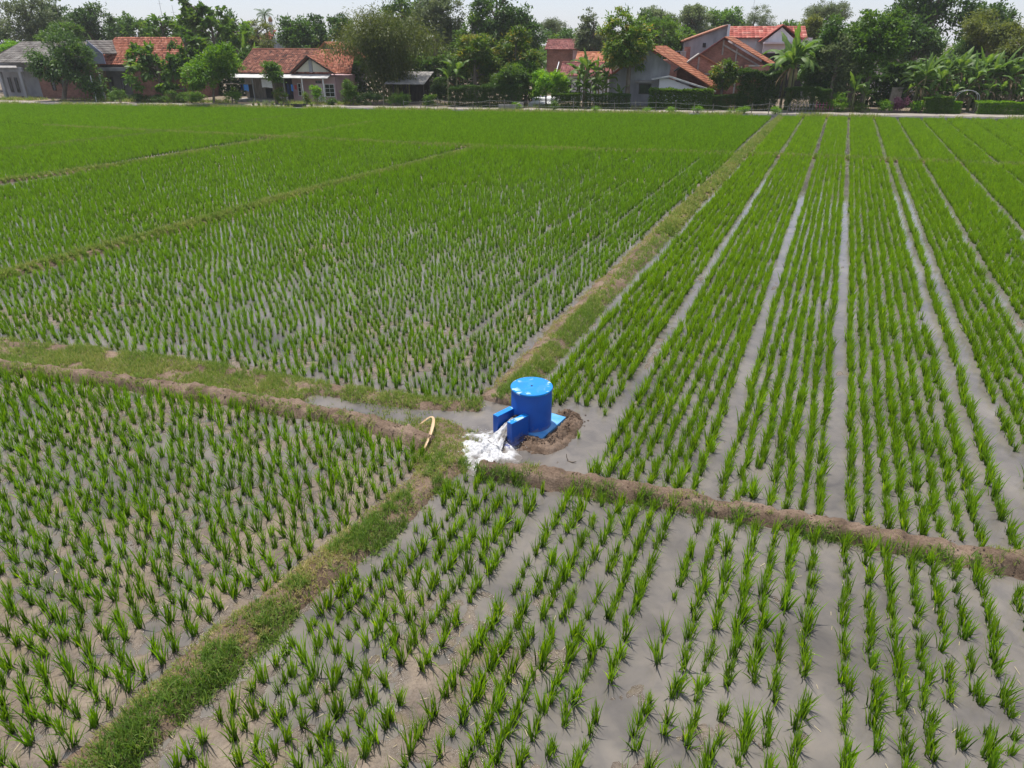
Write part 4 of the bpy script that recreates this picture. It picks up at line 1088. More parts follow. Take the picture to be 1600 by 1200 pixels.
# --- grey tiled house at the left
h = House('house', 80, 9, 'brick house with grey tiled roof and lilac gable behind the dark round tree')
ze = h.p(60, 98, 8.6)[1]; zr = h.p(60, 65, 13)[1]
xl, xr = h.x(-14, 9), h.x(160, 9)
h.box('wall', h.x(60, 9), xr, 9.2, 17, 0, ze - 0.1, 'red_brick')
h.box('wall', xl, h.x(59.6, 9), 11, 17, 0, ze - 0.1, 'grey_render')
h.tiles('roof', (h.x(-22, 8.4, 98), 8.4, ze), (h.x(128, 8.4, 98), 8.4, ze), (h.x(137, 13, 64), 13, zr), (h.x(34, 13, 66), 13, zr), 'grey_tiles', step=0.4)
h.tiles('roof', (h.x(128, 17.8, 98), 17.8, ze), (h.x(-22, 17.8, 98), 17.8, ze), (h.x(34, 13, 66), 13, zr), (h.x(137, 13, 64), 13, zr), 'grey_tiles', step=0.5)
ga = h.p(138, 63, 8.9); gr = h.p(159, 80, 8.9); g0 = h.p(124, 79, 8.9)
h.prism('gable_wall', [(g0[0], ze - 0.1), (gr[0], ze - 0.1), (gr[0] - 0.1, gr[1] - 0.1), (ga[0], ga[1] - 0.12), (g0[0], g0[1] - 0.1)], 9.0, 9.15, 'lilac_render')
h.tiles('side_roof', (gr[0] + 0.35, 16, gr[1] - 0.3), (gr[0] + 0.35, 8.6, gr[1] - 0.3), (ga[0], 8.6, ga[1]), (ga[0], 14, ga[1]), 'grey_tiles', step=0.4)
h.slab('barge_board', (ga[0], 8.55, ga[1] - 0.14), (gr[0] + 0.35, 8.55, gr[1] - 0.44), (gr[0] + 0.35, 8.55, gr[1] - 0.25), (ga[0], 8.55, ga[1] + 0.05), 0.06, 'lilac_render')
h.box('beam', xl - 0.5, h.x(40, 7.5), 7.4, 7.75, h.p(10, 112, 7.5)[1], h.p(10, 105, 7.5)[1], 'grey_render')
h.slab('porch_roof', (xl - 0.8, 7.0, h.p(10, 105.5, 7)[1]), (h.x(33, 7.0), 7.0, h.p(10, 105.5, 7)[1]), (h.x(33, 9), 9, h.p(10, 101, 9)[1]), (xl - 0.8, 9, h.p(10, 101, 9)[1]), 0.1, 'old_concrete')
for px in (4, 36):
    xx = h.x(px, 7.55, 130); h.box('porch_post', xx - 0.2, xx + 0.2, 7.4, 7.75, 0, h.p(10, 112, 7.5)[1] - 0.003, 'grey_render')
for px in (14, 24): h.window(h.x(px, 11), h.x(px + 4.5, 11), 0.5, 2.4, 10.99, 1, 2, 'dark_wood')
for px in (80, 96): h.window(h.x(px, 9.2), h.x(px + 6, 9.2), 0.9, 2.3, 9.19, 1, 1, 'dark_wood')
s0, z1 = P(140, 120, 3.9)
def pole(px, t, ytop, r, mat, name, label, cat, tilt=0.0, group=None):
    s, z = P(px, ytop, t)
    return setp(MB().tube([V(s, t, ZG - 0.1), V(s + tilt, t, z)], [r, r * 0.8], 7).build(name, mat, smooth=True), label, cat, group)
pole(141, 4.2, 118, 0.07, 'white_paint', 'pole', 'slim white pole in front of the brick wall of the grey-roofed house', 'pole')
pole(155, 6.0, 116, 0.16, 'white_render', 'pole', 'stout pale column between grey-roofed house and orange-roofed house', 'column')

# --- orange roofed house behind the teak trees
h = House('house', 200, 10, 'dark walled house with bright orange tiled hip roof behind the broad-leaved trees')
ze = h.p(170, 101, 9.5)[1]; zr = h.p(190, 58, 14)[1]
h.tiles('roof', (h.x(149, 9.5, 100), 9.5, ze), (h.x(300, 9.5, 100), 9.5, ze), (h.x(282, 14, 60), 14, zr), (h.x(181, 14, 60), 14, zr), 'red_tiles', step=0.3, lift=0.07)
h.tiles('roof', (h.x(149, 19, 100), 19, ze), (h.x(149, 9.5, 100), 9.5, ze), (h.x(181, 14, 60), 14, zr), (h.x(181, 14.3, 60), 14.3, zr), 'red_tiles', step=0.3)
h.tiles('roof', (h.x(300, 9.5, 100), 9.5, ze), (h.x(300, 19, 100), 19, ze), (h.x(282, 14.3, 60), 14.3, zr), (h.x(282, 14, 60), 14, zr), 'red_tiles', step=0.3)
h.box('wall', h.x(160, 10.2), h.x(205, 10.2), 10.2, 17.5, 0, ze - 0.25, 'dark_render')
h.box('wall', h.x(205.3, 10), h.x(292, 10), 10.0, 17.5, 0, ze - 0.25, 'red_brick')
h.box('fascia', h.x(158, 9.0), h.x(206, 9.0), 8.9, 9.2, ze - 0.75, ze - 0.32, 'grey_render')
h.box('eave_beam', h.x(152, 9.4), h.x(298, 9.4), 9.38, 9.52, ze - 0.3, ze - 0.09, 'dark_wood')
for px in (174, 190): h.window(h.x(px, 10.2), h.x(px + 4, 10.2), 0.7, 2.6, 10.19, 1, 1, 'dark_wood')
h.box('tie_beam', h.x(240, 10), h.x(288, 10), 9.93, 9.998, 1.15, 1.3, 'old_concrete')
h.box('column', h.x(263.5, 10), h.x(265.5, 10), 9.93, 9.997, 1.303, 2.7, 'old_concrete')

# --- gable roof peeping out behind the pink house
h = House('house', 520, 30, 'orange tiled gable roof peeping out behind the pink house ridge')
a = h.p(507, 65, 26); l = h.p(490, 80, 26); r = h.p(548, 95, 26)
h.prism('wall', [(l[0] + 0.6, 0), (r[0] - 1, 0), (r[0] - 1, r[1]), (a[0], a[1] - 0.15), (l[0] + 0.6, l[1] - 0.5)], 26.4, 34, 'dark_render')
h.tiles('roof', (r[0] + 0.4, 35, r[1] - 0.3), (r[0] + 0.4, 25.9, r[1] - 0.3), (a[0], 25.9, a[1]), (a[0], 35, a[1]), 'orange_tiles')
h.tiles('roof', (l[0], 25.9, l[1] - 0.3), (l[0], 35, l[1] - 0.3), (a[0], 35, a[1]), (a[0], 25.9, a[1]), 'orange_tiles')

# --- mosque turret far behind
h = House('prayer_house', 413, 62, 'far grey tower house with small red roof and domed finial beside the palm', 'building')
x0, x1 = h.x(404, 62, 55), h.x(421, 62, 55); zr = h.p(412, 61, 62)[1]; zt = h.p(412, 47, 65)[1]
h.box('wall', x0 + 0.2, x1 - 0.2, 62.5, 68, 0, zr, 'grey_render')
h.tiles('roof', (x0 - 0.4, 62, zr), (x1 + 0.3, 62, zr), (x1 + 0.1, 65, zt), (x0 + 1.0, 65, zt), 'metal_tiles')
h.box('minaret', h.x(420.5, 64, 40), h.x(424, 64, 40), 64, 64.6, 0, h.p(422, 34, 64)[1], 'white_render')
xd = h.x(422.3, 64.3, 32); zd = h.p(422, 34, 64)[1]
MB().lathe([(0.33, zd), (0.42, zd + 0.2), (0.36, zd + 0.5), (0.18, zd + 0.75), (0.03, zd + 0.95)], 14, xd, 64.3 - h.t0).build('dome', 'terracotta', h.e, True)

# --- shed under the bamboo with sheet roof
h = House('shed', 640, 9, 'dark open timber shed with dappled pale sheet roof under the bamboo', 'shed')
x0, x1 = h.x(613, 9), h.x(662, 9); zl = h.p(640, 131, 7.6)[1]; zh = h.p(640, 112, 11.5)[1]
h.slab('roof', (x0 - 0.5, 7.4, zl), (x1 + 0.5, 7.4, zl), (x1 + 0.5, 12, zh), (x0 - 0.5, 12, zh), 0.06, 'old_concrete')
for px in (614, 637, 661):
    xx = h.x(px, 8); h.box('post', xx - 0.07, xx + 0.07, 7.9, 8.04, 0, zl, 'dark_wood')
h.box('wall', x0, x1, 11.5, 11.7, 0, zh - 0.35, 'dark_wood')
for i in range(7):
    xx = x0 + (x1 - x0) * (i + 0.5) / 7; h.box('plank', xx - 0.25, xx + 0.25, 10.2, 10.24, 0.0, 1.5 + 0.25 * (i % 3), 'dark_wood')

# --- far maroon roofed house in the middle
h = House('house', 880, 46, 'small maroon tiled house standing high behind the garden trees')
ze = h.p(880, 77, 45)[1]; zr = h.p(880, 62, 49)[1]
rf = h.gable_roof(h.x(851, 45, 76), h.x(905, 45, 76), 45, 49, 53, ze, zr, ze, 'maroon_tiles')
h.box('wall', h.x(854, 46), h.x(893, 46), 45.6, 52, 0, ze - 0.05, 'orange_brick')
gx0, gx1 = h.x(893.5, 45.5), h.x(904, 45.5)
h.prism('gable_wall', [(gx0, 0), (gx1, 0), (gx1, ze - 0.1), (gx1 - 0.3, zr - 0.5), (gx0 + 0.4, zr - 1.0), (gx0, ze)], 45.3, 45.55, 'pink_render')

# --- red roofs with white wall behind the bananas
h = House('house', 905, 17, 'white walled house with red tiled roof and white barge boards behind the banana clump')
ze = h.p(890, 118, 16)[1]; zr = h.p(890, 98, 20)[1]
h.box('wall', h.x(868, 16.5), h.x(950, 16.5), 16.5, 24, 0, ze - 0.06, 'white_render')
rf = h.gable_roof(h.x(873, 16, 118), h.x(955, 16, 118), 16, 20, 24.5, ze, zr, ze, 'maroon_tiles')
h.slab('barge_board', (h.x(878, 15.9, 120) - 0.9, 15.9, ze - 0.15), (h.x(878, 15.9, 120) - 0.9, 20, zr - 0.1), (h.x(878, 15.9, 120) - 0.9, 20, zr + 0.12), (h.x(878, 15.9, 120) - 0.9, 15.9, ze + 0.1), 0.08, 'white_paint')
h.window(h.x(876, 16.5), h.x(880, 16.5), 1.0, 2.3, 16.49, 1, 2, 'dark_wood')
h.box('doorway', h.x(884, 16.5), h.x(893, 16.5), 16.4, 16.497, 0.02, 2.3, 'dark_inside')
h = House('house', 935, 32, 'low orange tiled roof rising between bananas and the mango tree')
ze = h.p(930, 97, 30)[1]; zr = h.p(930, 82, 34)[1]
h.box('wall', h.x(903, 31), h.x(968, 31), 31, 38, 0, ze - 0.06, 'cream_render')
h.gable_roof(h.x(898, 30, 97), h.x(975, 30, 97), 30, 34, 38, ze, zr, ze, 'orange_tiles')

# --- grey gable house with orange roof and the low white annexe
h = House('house', 1010, 9, 'grey rendered gable house with orange tiled slope, one window and white annexe')
a = h.p(1012, 72, 8.6); l = h.p(948, 121, 8.6); r = h.p(1120, 140, 8.6)
h.prism('wall', [(l[0] + 0.3, 0), (h.x(1040, 9), 0), (h.x(1046, 9), h.p(1046, 102, 9)[1]), (a[0], a[1] - 0.25), (l[0] + 0.3, l[1] - 0.1)], 9.0, 9.3, 'grey_render')
h.box('side_wall', l[0] + 2.2, h.x(1075, 12), 9.32, 15, 0, h.p(1040, 128, 10)[1], 'grey_render')
h.tiles('roof', (r[0] + 2.3, 15.5, r[1]), (r[0], 8.3, r[1]), (a[0], 8.3, a[1]), (a[0] + 2.3, 15.5, a[1]), 'orange_tiles', step=0.3, lift=0.06)
h.tiles('roof', (l[0] - 0.3, 8.3, l[1] - 0.2), (l[0] + 2.0, 15.5, l[1] - 0.2), (a[0] + 2.3, 15.5, a[1]), (a[0], 8.3, a[1]), 'orange_tiles', step=0.3)
an = h.p(1029, 119, 8.0); al = h.p(1024, 121, 8.0); ar = h.p(1110, 147, 8.0)
h.prism('annexe_wall', [(h.x(1030, 8.2), 0), (h.x(1108, 8.2, 155), 0), (h.x(1108, 8.2, 150), h.p(1108, 147.5, 8.2)[1]), (h.x(1046, 8.2), h.p(1046, 123.5, 8.2)[1]), (h.x(1030, 8.2), h.p(1030, 122, 8.2)[1])], 8.2, 8.95, 'white_render')['label'] = 'low white annexe wall'
b0 = h.p(1046, 118.5, 7.8); b1 = h.p(1119, 142.5, 7.8); b2 = h.p(1018, 123, 7.8)
h.slab('annexe_roof', (b0[0], 7.7, b0[1]), (b1[0], 7.7, b1[1]), (b1[0], 8.6, b1[1] + 0.02), (b0[0], 8.6, b0[1] + 0.02), 0.16, 'sheet_roof')
h.slab('annexe_roof', (b2[0], 7.7, b2[1]), (b0[0] - 0.01, 7.7, b0[1]), (b0[0] - 0.01, 8.6, b0[1] + 0.02), (b2[0], 8.6, b2[1]), 0.14, 'sheet_roof')
h.window(h.x(999, 9), h.x(1018, 9), h.p(1008, 147, 9)[1], h.p(1008, 131, 9)[1], 8.99, 2, 1, 'dark_wood')
h.slab('canopy', (h.x(993, 8.2), 8.2, h.p(1008, 127.5, 8.2)[1]), (h.x(1022, 8.2), 8.2, h.p(1008, 127.5, 8.2)[1]), (h.x(1022, 9), 8.98, h.p(1008, 125, 9)[1]), (h.x(993, 9), 8.98, h.p(1008, 125, 9)[1]), 0.1, 'old_concrete')

# --- brick gable house
h = House('house', 1130, 15, 'bare brick gable house with concrete columns and orange tiled right slope')
a = h.p(1132, 57.5, 15); l = h.p(1058, 106, 15); r = h.p(1199, 97, 15)
h.prism('gable_wall', [(l[0] + 0.3, 0), (r[0] - 0.5, 0), (r[0] - 0.5, r[1] - 0.1), (a[0], a[1] - 0.25), (l[0] + 0.3, l[1] - 0.1)], 15.2, 15.45, 'red_brick')
h.box('wall', l[0] + 3.2, r[0] - 0.7, 15.47, 21.5, 0, min(l[1], r[1]) - 0.5, 'red_brick')
h.tiles('roof', (r[0] + 2.1, 22, r[1] - 0.25), (r[0] + 0.4, 14.5, r[1] - 0.25), (a[0], 14.5, a[1]), (a[0] + 1.7, 22, a[1] + 0.1), 'orange_tiles', step=0.3, lift=0.06)
h.tiles('roof', (l[0] - 0.1, 14.6, l[1] - 0.25), (l[0] + 1.6, 22, l[1] - 0.25), (a[0] + 1.7, 22, a[1]), (a[0], 14.6, a[1]), 'maroon_tiles', step=0.3)
for px, yt, yb in ((1129, 62, 86), (1151, 76, 103)):
    h.box('column', h.x(px - 1, 15.2, 80), h.x(px + 1.2, 15.2, 80), 15.1, 15.197, h.p(px, yb, 15.2)[1], h.p(px, yt, 15.2)[1], 'old_concrete')
h.slab('gable_beam', (a[0], 15.12, a[1] - 0.95), (r[0] - 0.8, 15.12, r[1] - 0.55), (r[0] - 0.8, 15.12, r[1] - 0.35), (a[0], 15.12, a[1] - 0.75), 0.06, 'old_concrete')
# lower brick front with its own small gable
a2 = h.p(1093, 83, 13); r2 = h.p(1124, 101, 13); l2 = h.p(1056, 109, 13)
h.prism('front_wall', [(l2[0] + 0.2, 0), (h.x(1160, 13), 0), (h.x(1160, 13), h.p(1160, 112, 13)[1]), (r2[0], r2[1] - 0.1), (a2[0], a2[1] - 0.15), (l2[0] + 0.2, l2[1] - 0.1)], 13.0, 15.0, 'orange_brick')
h.slab('front_roof', (a2[0], 12.7, a2[1]), (r2[0] + 0.2, 12.7, r2[1] - 0.1), (r2[0] + 0.2, 15, r2[1] - 0.1), (a2[0], 15, a2[1]), 0.12, 'terracotta')
h.slab('front_roof', (l2[0] - 0.2, 12.7, l2[1] - 0.15), (a2[0] - 0.01, 12.7, a2[1]), (a2[0] - 0.01, 15, a2[1]), (l2[0] - 0.2, 15, l2[1] - 0.15), 0.12, 'old_concrete')
h.box('column', h.x(1090, 13, 100), h.x(1092.3, 13, 100), 12.9, 12.997, h.p(1090, 117, 13)[1], h.p(1090, 89, 13)[1], 'old_concrete')
h.box('tie_beam', h.x(1078, 13), h.x(1122, 13), 12.9, 12.996, h.p(1100, 116.5, 13)[1], h.p(1100, 114.5, 13)[1], 'old_concrete')
h.box('side_wall', h.x(1161, 13.5), h.x(1199, 13.5), 13.5, 15.0, 0, h.p(1180, 102, 13.5)[1], 'orange_brick')
h.box('tie_beam', h.x(1166, 13.5), h.x(1183, 13.5), 13.4, 13.497, h.p(1170, 104, 13.5)[1], h.p(1170, 101.5, 13.5)[1], 'old_concrete')
h.box('low_roof', h.x(1144, 11.5), h.x(1200, 11.5), 11.0, 12.6, h.p(1160, 117, 11.5)[1] - 0.12, h.p(1160, 117, 11.5)[1], 'sheet_roof')
for px in (1148, 1196):
    xx = h.x(px, 11.2); h.box('post', xx - 0.08, xx + 0.08, 11.1, 11.26, 0, h.p(1160, 117, 11.5)[1] - 0.125, 'grey_render')

# --- tall grey and pink house with red sheet roof
h = House('house', 1160, 26, 'tall grey walled house with sloping wall top, red sheet roof and white front gable')
a = h.p(1137, 39, 25); l = h.p(1065, 64, 25)
h.prism('side_wall', [(l[0] + 0.4, 0), (a[0], 0), (a[0], a[1] - 0.1), (l[0] + 0.4, l[1] - 0.15)], 25.2, 34, 'grey_render')
h.slab('coping_or_lit_top', (l[0], 24.8, l[1]), (a[0], 24.8, a[1] + 0.05), (a[0], 34.2, a[1] + 0.05), (l[0], 34.2, l[1]), 0.16, 'maroon_tiles' if False else 'terracotta')
h.box('vent_opening', h.x(1098, 25.2, 70), h.x(1103, 25.2, 70), 25.12, 25.197, h.p(1100, 74, 25.2)[1], h.p(1100, 67, 25.2)[1], 'dark_inside')
h.box('parapet', h.x(1136, 25, 50), h.x(1140, 25, 50), 24.9, 33, 0, h.p(1138, 38, 25)[1], 'white_render')
ze = h.p(1180, 59, 26.5)[1]; zr = h.p(1180, 41, 30.5)[1]
h.box('wall', h.x(1140.5, 27), h.x(1258, 27), 27, 36, 0, ze, 'pale_pink_render')
h.tiles('roof', (h.x(1140, 26.4, 58), 26.4, ze), (h.x(1262, 26.4, 58), 26.4, ze), (h.x(1258, 30.5, 42), 30.5, zr), (h.x(1139, 30.5, 42), 30.5, zr), 'metal_tiles', step=0.55, lift=0.05)
ga = h.p(1224, 38, 25.6); gl = h.p(1186, 65, 25.6); gr = h.p(1256, 61, 25.6)
h.prism('gable_wall', [(gl[0] + 0.5, gl[1] - 0.2), (gr[0] - 0.5, gl[1] - 0.2), (ga[0], ga[1] - 0.35)], 26.0, 26.3, 'white_render')
h.tiles('gable_roof', (gl[0], 25.4, gl[1]), (gl[0], 29, gl[1]), (ga[0], 30, ga[1]), (ga[0], 25.4, ga[1]), 'metal_tiles', step=0.5)
h.tiles('gable_roof', (gr[0], 29, gr[1]), (gr[0], 25.4, gr[1]), (ga[0], 25.4, ga[1]), (ga[0], 30, ga[1]), 'metal_tiles', step=0.5)
h.box('balcony_roof', h.x(1184, 25), h.x(1256, 25), 24.2, 26.9, h.p(1210, 68.5, 25)[1], h.p(1210, 65.5, 25)[1], 'pale_pink_render')
h.box('balcony_wall', h.x(1184, 25), h.x(1254, 25), 24.9, 25.1, h.p(1210, 83, 25)[1], h.p(1210, 68.6, 25)[1], 'pale_pink_render')
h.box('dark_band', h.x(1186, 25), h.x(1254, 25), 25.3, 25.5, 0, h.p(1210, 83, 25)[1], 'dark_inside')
for px in (1167, 1180): h.box('pilaster', h.x(px, 26.9, 70), h.x(px + 1.5, 26.9, 70), 26.9, 26.997, 0, ze - 0.02, 'white_render')
# terrace with railing in front of the grey wall
h = House('terrace', 1060, 21, 'small brick terrace with thin metal railing left of the grey wall', 'terrace')
zt = h.p(1060, 94, 21)[1]
h.box('wall', h.x(1030, 21), h.x(1082, 21), 21, 24.6, 0, zt, 'orange_brick')
for i in range(6):
    xx = h.x(1031 + i * 7, 21.1); h.box('rail_post', xx - 0.03, xx + 0.03, 21.1, 21.16, zt, zt + 1.0, 'grey_metal')
h.box('rail', h.x(1030, 21.1), h.x(1067, 21.1), 21.1, 21.16, zt + 1.003, zt + 1.06, 'grey_metal')
h.box('chimney', h.x(1065, 21.5, 85), h.x(1072, 21.5, 85), 21.4, 22.2, zt, h.p(1068, 80, 21.5)[1], 'old_concrete')
h.box('brick_pier', h.x(1070, 21.2, 85), h.x(1079, 21.2, 85), 22.3, 23.2, zt, h.p(1075, 73, 22)[1], 'orange_brick')
# pair of white plastic chairs stacked on the terrace
sx, sz = P(1047, 94, 22.0)
ch = empty('chair', V(sx, 22.0, sz), VROT + 0.5, 'white plastic garden chair standing on the small brick terrace', 'chair')
MB().box(-0.26, 0.26, -0.24, 0.24, 0.42, 0.46).build('seat', 'white_paint', ch)
for sx_ in (-0.22, 0.22):
    for sy_ in (-0.2, 0.2): MB().box(sx_ - 0.03, sx_ + 0.03, sy_ - 0.03, sy_ + 0.03, 0, 0.419).build('leg', 'white_paint', ch)
mb = MB()
for i in range(5): mb.box(-0.25 + i * 0.11, -0.19 + i * 0.11, 0.24, 0.27, 0.46, 0.9)
mb.box(-0.26, 0.26, 0.235, 0.275, 0.9, 0.98); mb.build('backrest', 'white_paint', ch)
for sx_ in (-0.27, 0.23): MB().box(sx_, sx_ + 0.04, -0.2, 0.26, 0.62, 0.66).build('armrest', 'white_paint', ch)

# --- red roof showing between trees at the right, and pale wall low behind the garden
h = House('house', 1400, 40, 'red tiled roof glimpsed between the light green tree and the tall dark tree')
ze = h.p(1400, 66, 38)[1]; zr = h.p(1400, 46, 42)[1]
h.box('wall', h.x(1378, 39), h.x(1430, 39), 39, 46, 0, ze, 'pale_pink_render')
h.gable_roof(h.x(1372, 38, 66), h.x(1436, 38, 66), 38, 42, 46, ze, zr, ze, 'metal_tiles')
h = House('garden_wall', 1405, 12, 'short pale garden wall behind the purple shrub', 'wall')
h.box('wall', h.x(1396, 12), h.x(1413, 12), 12, 12.25, 0, h.p(1405, 138, 12)[1], 'old_concrete')
h.box('coping_or_lit_top', h.x(1395, 12), h.x(1414, 12), 11.95, 12.3, h.p(1405, 138, 12)[1] + 0.002, h.p(1405, 136.8, 12)[1], 'old_concrete')

# --- low block wall by the lane
h = House('block_wall', 800, 0.7, 'low grey concrete block wall at the edge of the lane', 'wall')
x0, x1 = h.x(779, 0.7, 170), h.x(806, 0.7, 170); zt = h.p(790, 163, 0.7)[1]
n = 6
for j in range(3):
    for i in range(n):
        xa = x0 + (x1 - x0) * (i + 0.5 * (j % 2) * 0) / n
        o = h.box('block', xa + 0.008, xa + (x1 - x0) / n - 0.008, 0.5, 0.72, -0.1 + (zt + 0.1) * j / 3 + 0.006, -0.1 + (zt + 0.1) * (j + 1) / 3 - 0.006, 'old_concrete')
x2 = h.x(818, 2.8, 165)
h.box('return_wall', x1 + 0.01, x2, 2.6, 2.8, -0.02, h.p(810, 160, 2.7)[1], 'old_concrete')
h.box('return_wall', x1 + 0.01, x1 + 0.2, 0.74, 2.59, -0.05, h.p(810, 161.5, 1.6)[1], 'old_concrete')
# pale concrete forecourt beside the bright bush
h = House('forecourt', 845, 8, 'sunlit pale concrete forecourt step between the dark hedge and the bananas', 'step')
h.box('step', h.x(826, 7), h.x(866, 7), 6.6, 14, -0.1, 0.28, 'white_render')
h.box('step', h.x(830, 9), h.x(866, 9), 10.0, 14.5, 0.282, 0.62, 'white_render')

# ------------------------------------------------------------------ post and wire fence along the lane
def fence():
    f = empty('fence', V(-10, 0.25, 0.0), 0, 'thin wooden posts and wire fence along the lane edge', 'fence')
    base_ = Vector(f.location)
    xs = [632, 658, 684, 711, 740, 765, 789, 842, 896, 928, 960, 992, 1024, 1055, 1084, 1113, 1147, 1174, 1201, 1230]
    tops = []
    r = random.Random(4)
    for px in xs:
        s, _ = P(px, 175, 0.25); hgt = 1.05 + r.uniform(-0.15, 0.25); lean = r.uniform(-0.08, 0.08)
        a = Vector(V(s, 0.235, 0.1)) - base_; b_ = Vector(V(s + lean, 0.235 + r.uniform(-0.05, 0.05), 0.2 + hgt)) - base_
        MB().tube([a, a.lerp(b_, 0.5), b_], [0.045, 0.042, 0.035], 7).build('post', 'weathered_wood', f, True)
        tops.append((a, b_))
    for fr in (0.5, 0.86):
        for (a0, b0), (a1, b1) in zip(tops[:-1], tops[1:]):
            p0 = a0.lerp(b0, fr); p1 = a1.lerp(b1, fr)
            MB().tube([p0, p0.lerp(p1, 0.5) - Vector((0, 0, 0.05)), p1], [0.008] * 3, 4).build('wire', 'grey_metal', f)
fence()
for i, (px, yt, t, lb) in enumerate(((361, 152, 0.25, 'short leaning stake at the lane edge in front of the pink house porch'), (598, 150, 0.6, 'thin stake beside the lane below the bamboo'))):
    pole(px, t, yt, 0.04, 'weathered_wood', 'stake', lb, 'stake', 0.05)
# garden pickets, magenta and pale
pk = empty('picket_fence', V(P(1270, 168, 4.2)[0], 4.2, ZG), VROT, 'low pale and magenta picket fence below the big banana plant', 'fence')
for i in range(14):
    xx = -2.4 + i * 0.34
    MB().box(xx, xx + 0.05, -0.015, 0.015, 0, 0.9 + 0.05 * (i % 3)).build('picket', 'old_concrete' if i < 8 else 'magenta_paint', pk)
for zz_ in (0.25, 0.7): MB().box(-2.45, 2.2, 0.022, 0.05, zz_, zz_ + 0.05).build('rail', 'old_concrete', pk)
# arch over the garden path
def arch():
    s0, _ = P(1489, 168, 5.0); s1, _ = P(1527, 168, 5.0); r = (s1 - s0) / 2; cs = (s0 + s1) / 2
    zc = P(1508, 155, 5.0)[1]
    e = empty('garden_arch', V(cs, 5.0, ZG), VROT, 'thin curved metal arch over the garden path between clipped hedges', 'arch')
    for dt in (0.0, 0.5):
        pts = [(-r, dt, 0)] + [(-r * math.cos(a), dt, zc - ZG + (P(1508, 141, 5.0)[1] - zc) * math.sin(a)) for a in np.linspace(0, math.pi, 15)] + [(r, dt, 0)]
        MB().tube(pts, [0.028] * len(pts), 7).build('hoop', 'grey_metal', e, True)
    for a in (0.6, 1.2, 1.9, 2.5):
        x = -r * math.cos(a); z = zc - ZG + (P(1508, 141, 5.0)[1] - zc) * math.sin(a)
        MB().tube([(x, 0.0, z), (x, 0.5, z)], [0.025] * 2, 6).build('crossbar', 'grey_metal', e)
arch()
s0, _ = P(1508, 170, 8)
strip('garden_path', s0 - 1.0, s0 + 0.9, 3.61, 16, 0.0, 0.256, 'lane_concrete')
# flower pots on the lane edge before the pink house
def pot(px, t, r, hgt, label, group=None, plant=True, long_=False):
    s, _ = P(px, 166, t)
    e = empty('flower_pot' if not long_ else 'planter', V(s, t, 0.27), VROT, label, 'flower pot' if not long_ else 'planter', group)
    if long_:
        MB().box(-0.75, 0.75, -0.16, 0.16, 0, 0.3).build('box', 'pot_plastic', e)
    else:
        MB().lathe([(r * 0.7, 0), (r, hgt), (r * 1.1, hgt), (r * 1.1, hgt + 0.04), (r * 0.9, hgt + 0.04)], 12).build('pot', 'pot_plastic', e, True)
    if plant:
        n = 60; rr = np.random.RandomState(int(px)); w_ = 0.7 if long_ else r
        c = np.stack([rr.uniform(-w_, w_, n), rr.randn(n) * 0.1, (0.3 if long_ else hgt) + abs(rr.randn(n)) * 0.14], 1)
        me = leaves(c, 0.1, 0.05, rr); me.materials.append(M['foliage_mid']); link('foliage', me, None, e)

# ------------------------------------------------------------------ vegetation builders
def leaf_arrays(c, d, L, W, rr, tint):
    n = len(c)
    d = d / (np.linalg.norm(d, axis=1)[:, None] + 1e-9)
    up = np.stack([rr.randn(n) * 0.5, rr.randn(n) * 0.5, np.ones(n)], 1)
    s = np.cross(d, up); s /= np.linalg.norm(s, axis=1)[:, None] + 1e-9
    nn = np.cross(s, d)
    l = (L * (0.7 + 0.6 * rr.rand(n)))[:, None]; w = (W * (0.7 + 0.6 * rr.rand(n)))[:, None] * 0.5
    a = c; m1 = c + d * l * 0.45 - s * w + nn * w * 0.35; m2 = c + d * l * 0.45 + s * w + nn * w * 0.35; t = c + d * l - nn * l * 0.12
    return np.stack([a, m1, t, m2], 1).reshape(-1, 3), tint
def leaves(c, L, W, rr, tint=None):
    n = len(c); d = rr.randn(n, 3); d[:, 2] = d[:, 2] * 0.6 + 0.1
    v, _ = leaf_arrays(np.asarray(c), d, L, W, rr, None)
    o = np.arange(n) * 4
    return np_mesh('foliage', v, np.stack([o, o + 1, o + 2, o + 3], 1), None, (0.45 + 0.22 * rr.randn(n)).clip(0, 1) if tint is None else tint)
KIND = {  # material, leaf length, leaf width, clump radius, droop, trunk radius, leaf fill
    'mango': ('foliage_dark', 0.24, 0.09, 0.5, -0.25, 0.2, 1.0),
    'flush': ('foliage_flush', 0.25, 0.1, 0.5, -0.2, 0.2, 1.0),
    'mid': ('foliage_mid', 0.2, 0.1, 0.55, -0.05, 0.18, 1.0),
    'bright': ('foliage_bright', 0.17, 0.08, 0.42, 0.05, 0.11, 1.0),
    'teak': ('foliage_mid', 0.42, 0.26, 0.5, -0.25, 0.14, 0.75),
    'grey': ('foliage_grey', 0.26, 0.12, 0.6, 0.0, 0.2, 0.6),
    'airy': ('foliage_grey', 0.16, 0.07, 0.55, 0.0, 0.16, 0.45),
    'olive': ('foliage_olive', 0.24, 0.08, 0.6, -0.25, 0.2, 0.9),
    'fardark': ('foliage_dark', 0.34, 0.16, 0.8, -0.05, 0.25, 0.75),
    'far': ('foliage_mid', 0.36, 0.17, 0.8, -0.05, 0.25, 0.75),
    'purple': ('foliage_purple', 0.14, 0.06, 0.3, 0.1, 0.04, 1.0),
}
SEED = [1]
